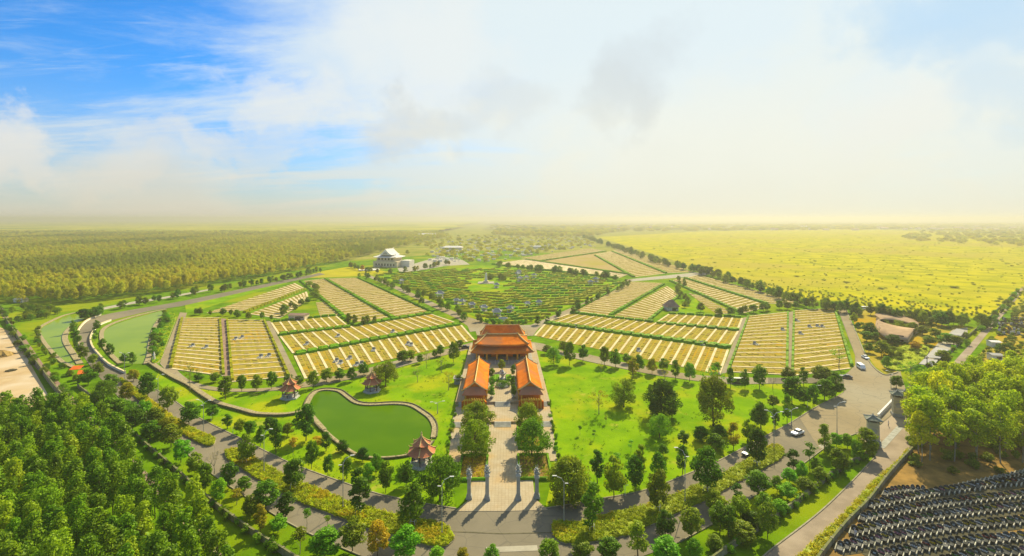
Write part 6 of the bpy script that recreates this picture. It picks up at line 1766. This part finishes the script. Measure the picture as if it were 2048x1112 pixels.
# ------------------------------------------------------------------ masses nobody could count
def scatter_group(name, objs):
    ng = bpy.data.node_groups.new(name, 'GeometryNodeTree')
    ng.interface.new_socket('Geometry', in_out='INPUT', socket_type='NodeSocketGeometry')
    ng.interface.new_socket('Geometry', in_out='OUTPUT', socket_type='NodeSocketGeometry')
    N = ng.nodes; Lk = ng.links
    gi = N.new('NodeGroupInput'); go = N.new('NodeGroupOutput'); join = N.new('GeometryNodeJoinGeometry')
    att = N.new('GeometryNodeInputNamedAttribute'); att.data_type = 'INT'; att.inputs['Name'].default_value = 'pick'
    sc = N.new('GeometryNodeInputNamedAttribute'); sc.data_type = 'FLOAT_VECTOR'; sc.inputs['Name'].default_value = 'size'
    ro = N.new('FunctionNodeRandomValue'); ro.data_type = 'FLOAT_VECTOR'; ro.inputs[0].default_value = (0, 0, 0); ro.inputs[1].default_value = (.08, .08, 6.28)
    for k, ob in enumerate(objs):
        oi = N.new('GeometryNodeObjectInfo'); oi.inputs['Object'].default_value = ob; oi.inputs['As Instance'].default_value = True
        cmp = N.new('FunctionNodeCompare'); cmp.data_type = 'INT'; cmp.operation = 'EQUAL'
        Lk.new(att.outputs[0], cmp.inputs[2]); cmp.inputs[3].default_value = k
        ip = N.new('GeometryNodeInstanceOnPoints')
        Lk.new(gi.outputs[0], ip.inputs['Points']); Lk.new(oi.outputs['Geometry'], ip.inputs['Instance']); Lk.new(cmp.outputs[0], ip.inputs['Selection'])
        Lk.new(ro.outputs[0], ip.inputs['Rotation']); Lk.new(sc.outputs[0], ip.inputs['Scale'])
        Lk.new(ip.outputs[0], join.inputs[0])
    Lk.new(join.outputs[0], go.inputs[0])
    return ng
def scatter(name, label, cat, pts, sizes, objs):
    me = bpy.data.meshes.new(name); me.from_pydata(pts, [], [])
    a = me.attributes.new('pick', 'INT', 'POINT'); a.data.foreach_set('value', [rnd.randrange(len(objs)) for p in pts])
    b = me.attributes.new('size', 'FLOAT_VECTOR', 'POINT'); b.data.foreach_set('vector', np.array(sizes, dtype=np.float32).ravel())
    o = link(name, me); md = o.modifiers.new('scatter', 'NODES'); md.node_group = scatter_group(name, objs)
    return tag(o, label, cat, kind='stuff')
def named_sources(kd, leaf, names, label, where, h, w):
    """real trees standing in the stand; the mass repeats their crowns"""
    out = []
    hh, ww, var = KINDS[kd]
    for i, (u, v) in enumerate(where):
        p = G(u, v)
        t = thing(names, label, 'tree' if kd != 'bush' else 'shrub', (p.x, p.y, .05), 0, names.replace('_', ' ') + ('es' if names.endswith('bush') else 's')); cr, tr = var[i % len(var)]
        c = link('crown' if kd != 'bush' else 'foliage', mesh_with(cr, leaf), None, t); s = link('trunk' if kd != 'bush' else 'stem', mesh_with(tr, 'bark_pale'), None, t)
        c.scale = s.scale = (w / ww, w / ww, h / hh); out.append(c)
    return out
def fill(poly_px, dmin, spacing, grow, size, jitter=.45, keep=1.0, hold=None):
    """points over a ground polygon, spacing widening with distance"""
    P = gp(poly_px); xs = [p.x for p in P]; ys = [p.y for p in P]; pts = []; sz = []
    y = min(ys)
    while y < max(ys):
        st = spacing * (1 + grow * max(0, y - dmin) / 1000); x = min(xs)
        while x < max(xs):
            qx, qy = x + rnd.uniform(-jitter, jitter) * st, y + rnd.uniform(-jitter, jitter) * st
            if rnd.random() < keep and in_poly(qx, qy, P) and abs(qx) < qy * 1.09 + 10 and (hold is None or hold(qx, qy)):
                s = rnd.uniform(.75, 1.25) * (st / spacing) ** .6
                pts.append((qx, qy, 0.0)); sz.append((size[0] * s * rnd.uniform(.85, 1.2), size[0] * s * rnd.uniform(.85, 1.2), size[1] * rnd.uniform(.8, 1.2)))
            x += st
        y += st
    return pts, sz
# rubber plantation
src = named_sources('grove', 'leaf_rubber', 'rubber_tree', 'rubber tree at the front edge of the pale plantation behind the ponds', [(40 + 62 * i, 614 - 8.2 * i + (i % 3) * 1.5) for i in range(10)], 13, 8)
RUB = [(-120, 612), (20, 604), (120, 609), (220, 602), (330, 586), (430, 570), (520, 556), (600, 541), (690, 523), (760, 506), (830, 489), (900, 474), (880, 466), (-400, 466)]
pts, sz = fill(RUB, 380, 5.4, 1.5, (.76, .9))
print('rubber', len(pts)); scatter('rubber_plantation', 'pale olive rubber plantation reaching back to the left horizon', 'plantation', pts, sz, src[:5])
# meadow tussocks and bushes
src = named_sources('bush', 'leaf_meadow', 'meadow_bush', 'low yellow green bush on the near edge of the meadow', [(1560 + 70 * i, 592 + 6 * (i % 2)) for i in range(5)], 2.0, 3.2)
MEA = [(1260, 488), (1400, 472), (1700, 468), (2080, 474), (2120, 560), (2020, 606), (1985, 634), (1900, 626), (1780, 614), (1600, 590), (1450, 550), (1330, 510)]
pts, sz = fill(MEA, 330, 5.4, 4.0, (.62, .36), .5, .62, lambda x, y: math.sin(x * .021 + 1) * math.sin(y * .013 + x * .004) + rnd.uniform(-1.2, 1.2) > -.35)
sz = [(a * f, b * f, c * f ** .7) for (a, b, c), f in ((s, rnd.lognormvariate(0, .45)) for s in sz)]
p2, s2 = fill([(1460, 552), (1600, 580), (1780, 600), (1900, 612), (1990, 620), (2060, 570), (2090, 600), (1985, 638), (1900, 630), (1780, 618), (1600, 594), (1450, 556)], 330, 5.0, 0, (.9, .8), .5, .6)
pts += p2; sz += s2
print('meadow', len(pts)); scatter('meadow_scrub', 'yellow green tussocks and scrub all over the meadow', 'scrub', pts, sz, src)
# hazy gardens behind the white temple, tree belts, thickets at the right
src = named_sources('broad', 'leaf_rubber', 'garden_tree', 'spreading tree in the hazy gardens behind the white temple', [(815, 508), (905, 512), (1000, 505), (1090, 492)], 8, 9)
pts, sz = fill([(835, 520), (870, 500), (830, 490), (905, 472), (1160, 470), (1190, 490), (1040, 513), (985, 525), (940, 526), (880, 514)], 700, 20, 1.0, (.8, .55), .5, .75)
p2, s2 = fill([(1800, 474), (1850, 462), (2080, 452), (2100, 500), (2000, 492), (1900, 486), (1830, 482)], 900, 21, 1.0, (1.2, 1.0), .5, .5)
p3, s3 = fill([(1180, 464), (1500, 461), (1800, 459), (2060, 452), (2060, 447), (1500, 450), (980, 452), (985, 462)], 2200, 62, .3, (3.6, 1.6), .5, .6)
p4, s4 = fill([(985, 470), (1100, 474), (1185, 472), (1230, 464), (990, 462)], 1700, 22, .3, (1.6, 1.4), .5, .9)
pts += p2 + p3 + p4; sz += s2 + s3 + s4
print('gardens', len(pts)); scatter('far_thickets', 'hazy thickets and garden trees in the middle distance', 'trees', pts, sz, src)
# scattered pale tombs in the hazy gardens
m = MB()
for i in range(420):
    u, v = rnd.uniform(860, 1190), rnd.uniform(474, 524)
    if in_poly(u, v, [(840, 522), (905, 476), (1170, 472), (1200, 492), (1040, 513), (985, 526)]):
        p = G(u, v); s = rnd.uniform(1.5, 5); m.box(p.x, p.y, 0, s * 1.4, s, s * .6)
tag(m.build('far_tombs', 'plaster_white'), 'pale specks of far tombs in the hazy gardens', 'tombs', kind='stuff')

# shrub beds on the medians and along the graveyard wall: blades and sprigs on a raised kerbed bed
def shrub_bed(name, label, pts, mats, h=.9, density=4.6, k=3, leaf=.17):
    poly = gp(spline(pts, k, True))
    o = thing(name, label, 'shrub bed')
    m = MB(); m.prism([(p.x, p.y) for p in poly], .02, .3 + h * .42); m.build('hedge_body', 'leaf_shrub_bed', o)
    line = poly + [poly[0].copy()]
    link('kerb', ribbon_mesh('kerb', line, .3, .0, .36), 'kerb', o)
    xs = [p.x for p in poly]; ys = [p.y for p in poly]; C = [[] for _ in mats]; rs = random.Random(len(pts))
    area = abs(sum(poly[i - 1].x * poly[i].y - poly[i].x * poly[i - 1].y for i in range(len(poly)))) / 2
    cnt = 0
    while cnt < area * density:
        x, y = rs.uniform(min(xs), max(xs)), rs.uniform(min(ys), max(ys))
        if in_poly(x, y, poly):
            cnt += 1
            q = 0.5 + .5 * math.sin(x * .35 + 1.3) * math.sin(y * .4 + x * .1)
            kk = min(len(mats) - 1, int((q * .75 + rs.random() * .35) * len(mats)))
            C[kk].append((x, y, .3 + h * rs.uniform(.3, .62)))
    for mt, cs in zip(mats, C):
        if cs:
            f = link('shrubs', leaves_mesh('shrubs', cs, [.46] * len(cs), 24, leaf, 91, .9, .6), mt, o); f['kind'] = 'stuff'
shrub_bed('median_bed', 'long yellow green shrub bed on the left median', [(450, 907), (464, 901), (478, 904), (541, 937), (571, 957), (601, 968), (669, 995), (710, 1012), (798, 1035), (874, 1050), (901, 1065), (907, 1080), (892, 1095), (870, 1096), (838, 1089), (790, 1074), (725, 1056), (677, 1036), (609, 1011), (561, 986), (511, 958), (478, 935), (455, 920)], ['leaf_shrub_bed', 'leaf_hedge_yellow', 'leaf_shrub_bed', 'leaf_shrub_orange'])
shrub_bed('median_bed', 'upper shrub bed on the left median, ending at the bare tree', [(240, 758), (270, 778), (340, 832), (378, 856), (425, 876), (430, 886), (424, 893), (408, 892), (360, 867), (318, 836), (262, 788)], ['leaf_shrub_bed', 'leaf_shrub_orange'])
shrub_bed('median_bed', 'long green gold shrub bed on the right median', [(1105, 1050), (1130, 1047), (1158, 1049), (1193, 1038), (1281, 1018), (1331, 1002), (1387, 977), (1435, 957), (1495, 922), (1535, 896), (1557, 894), (1567, 905), (1562, 919), (1528, 939), (1477, 966), (1447, 984), (1404, 1007), (1359, 1027), (1314, 1047), (1256, 1072), (1180, 1087), (1130, 1089), (1108, 1076)], ['leaf_shrub_bed', 'leaf_hedge_yellow', 'leaf_shrub_bed', 'leaf_shrub_orange'])
shrub_bed('border_bed', 'orange gold shrub border beside the black graves wall', [(1812, 906), (1786, 934), (1748, 966), (1714, 1005), (1674, 1046), (1606, 1108), (1585, 1140), (1605, 1150), (1640, 1112), (1688, 1052), (1732, 1006), (1774, 952), (1818, 906)], ['leaf_hedge_yellow', 'leaf_shrub_orange', 'leaf_shrub_bed'])
shrub_bed('border_bed', 'green shrub bank between the broad pond and the fields', [(335, 628), (322, 645), (310, 690), (304, 728), (322, 720), (332, 690), (352, 636)], ['leaf_bright', 'leaf_hedge'], 1.4, 1.0)
shrub_bed('border_bed', 'rough orange bed inside the dry garden', [(1765, 730), (1790, 700), (1830, 690), (1860, 700), (1830, 735), (1790, 742)], ['leaf_shrub_orange', 'leaf_olive', 'leaf_shrub_bed'], .8, .5)

# undergrowth and dry scrub round the grove and the old tombs
src = named_sources('bush', 'leaf_olive', 'wild_bush', 'olive wild bush at the edge of the grove by the black graves', [(1835, 935), (1905, 948), (2000, 948)], 2.0, 2.8)
pts, sz = fill([(1818, 890), (1850, 840), (1900, 800), (2100, 780), (2150, 930), (2000, 942), (1880, 944), (1830, 925)], 120, 3.4, 0, (1.1, 1.1), .5, .55)
p2, s2 = fill([(1925, 745), (1990, 668), (2048, 600), (2120, 560), (2200, 700), (2060, 770), (1980, 780)], 200, 4.2, 0, (1.2, .9), .5, .55)
p3, s3 = fill([(1835, 905), (1800, 940), (1760, 985), (1775, 975), (1800, 950), (1838, 930)], 120, 1.8, 0, (.7, .6), .5, .7)
p4, s4 = fill([(1715, 640), (1760, 690), (1770, 735), (1830, 735), (1880, 690), (1900, 655), (1840, 655), (1840, 685), (1765, 680), (1745, 655)], 230, 5.0, 0, (1.2, .9), .5, .5)
scatter('undergrowth', 'olive undergrowth below the grove, round the old tombs and the ring roofed building', 'undergrowth', pts + p2 + p3 + p4, sz + s2 + s3 + s4, src)

# lawn weeds: small tufts so the mown grass is not bare
cs = []
for poly in (LAWN_L, LAWN_R):
    k = 0
    while k < 420:
        u, v = rnd.uniform(320, 1690), rnd.uniform(700, 1015)
        if in_poly(u, v, poly) and not in_poly(u, v, POND):
            p = G(u, v); cs.append((p.x, p.y, .22)); k += 1
o = link('lawn_tufts', leaves_mesh('lawn_tufts', cs, [.42] * len(cs), 12, .15, 5), 'leaf_dark'); tag(o, 'scattered weed tufts in the mown lawns', 'grass', kind='stuff')

# ------------------------------------------------------------------ smoke and haze
def volume_mat(name, color, density, aniso, noise=False):
    m = bpy.data.materials.new(name); m.use_nodes = True; t = NT(m.node_tree); m.node_tree.nodes.clear()
    out = t.n('ShaderNodeOutputMaterial'); pv = t.n('ShaderNodeVolumePrincipled')
    pv.inputs['Color'].default_value = (*color, 1); pv.inputs['Density'].default_value = density; pv.inputs['Anisotropy'].default_value = aniso
    t.link(pv.outputs[0], out.inputs['Volume'])
    MATS[name] = m
volume_mat('smoke_white', (0.95, 0.95, 0.93), 0.006, 0.2)
p = G(2004, 446); m = MB(); sm = thing('smoke', 'thin white smoke plume rising on the right horizon', 'smoke', (p.x, p.y, 0)); sm['kind'] = 'stuff'
m.tube([(0, 0, 9), (-40, 0, 30), (-90, 0, 48), (-140, 0, 57), (-200, 0, 61)], 7, 10, 20)
m.build('plume', 'smoke_white', sm, True)
volume_mat('haze_air', (0.525, 0.51, 0.455), 0.00026, 0.38)
m = MB(); m.add([(-39000, -2500, -1), (39000, -2500, -1), (39000, 39000, -1), (-39000, 39000, -1), (-39000, -2500, 84), (39000, -2500, 84), (39000, 39000, 84), (-39000, 39000, 84)], [(3, 2, 1, 0), (4, 5, 6, 7), (0, 1, 5, 4), (1, 2, 6, 5), (2, 3, 7, 6), (3, 0, 4, 7)])
tag(m.build('haze', 'haze_air'), 'warm haze lying over the whole plain', 'haze', kind='stuff')
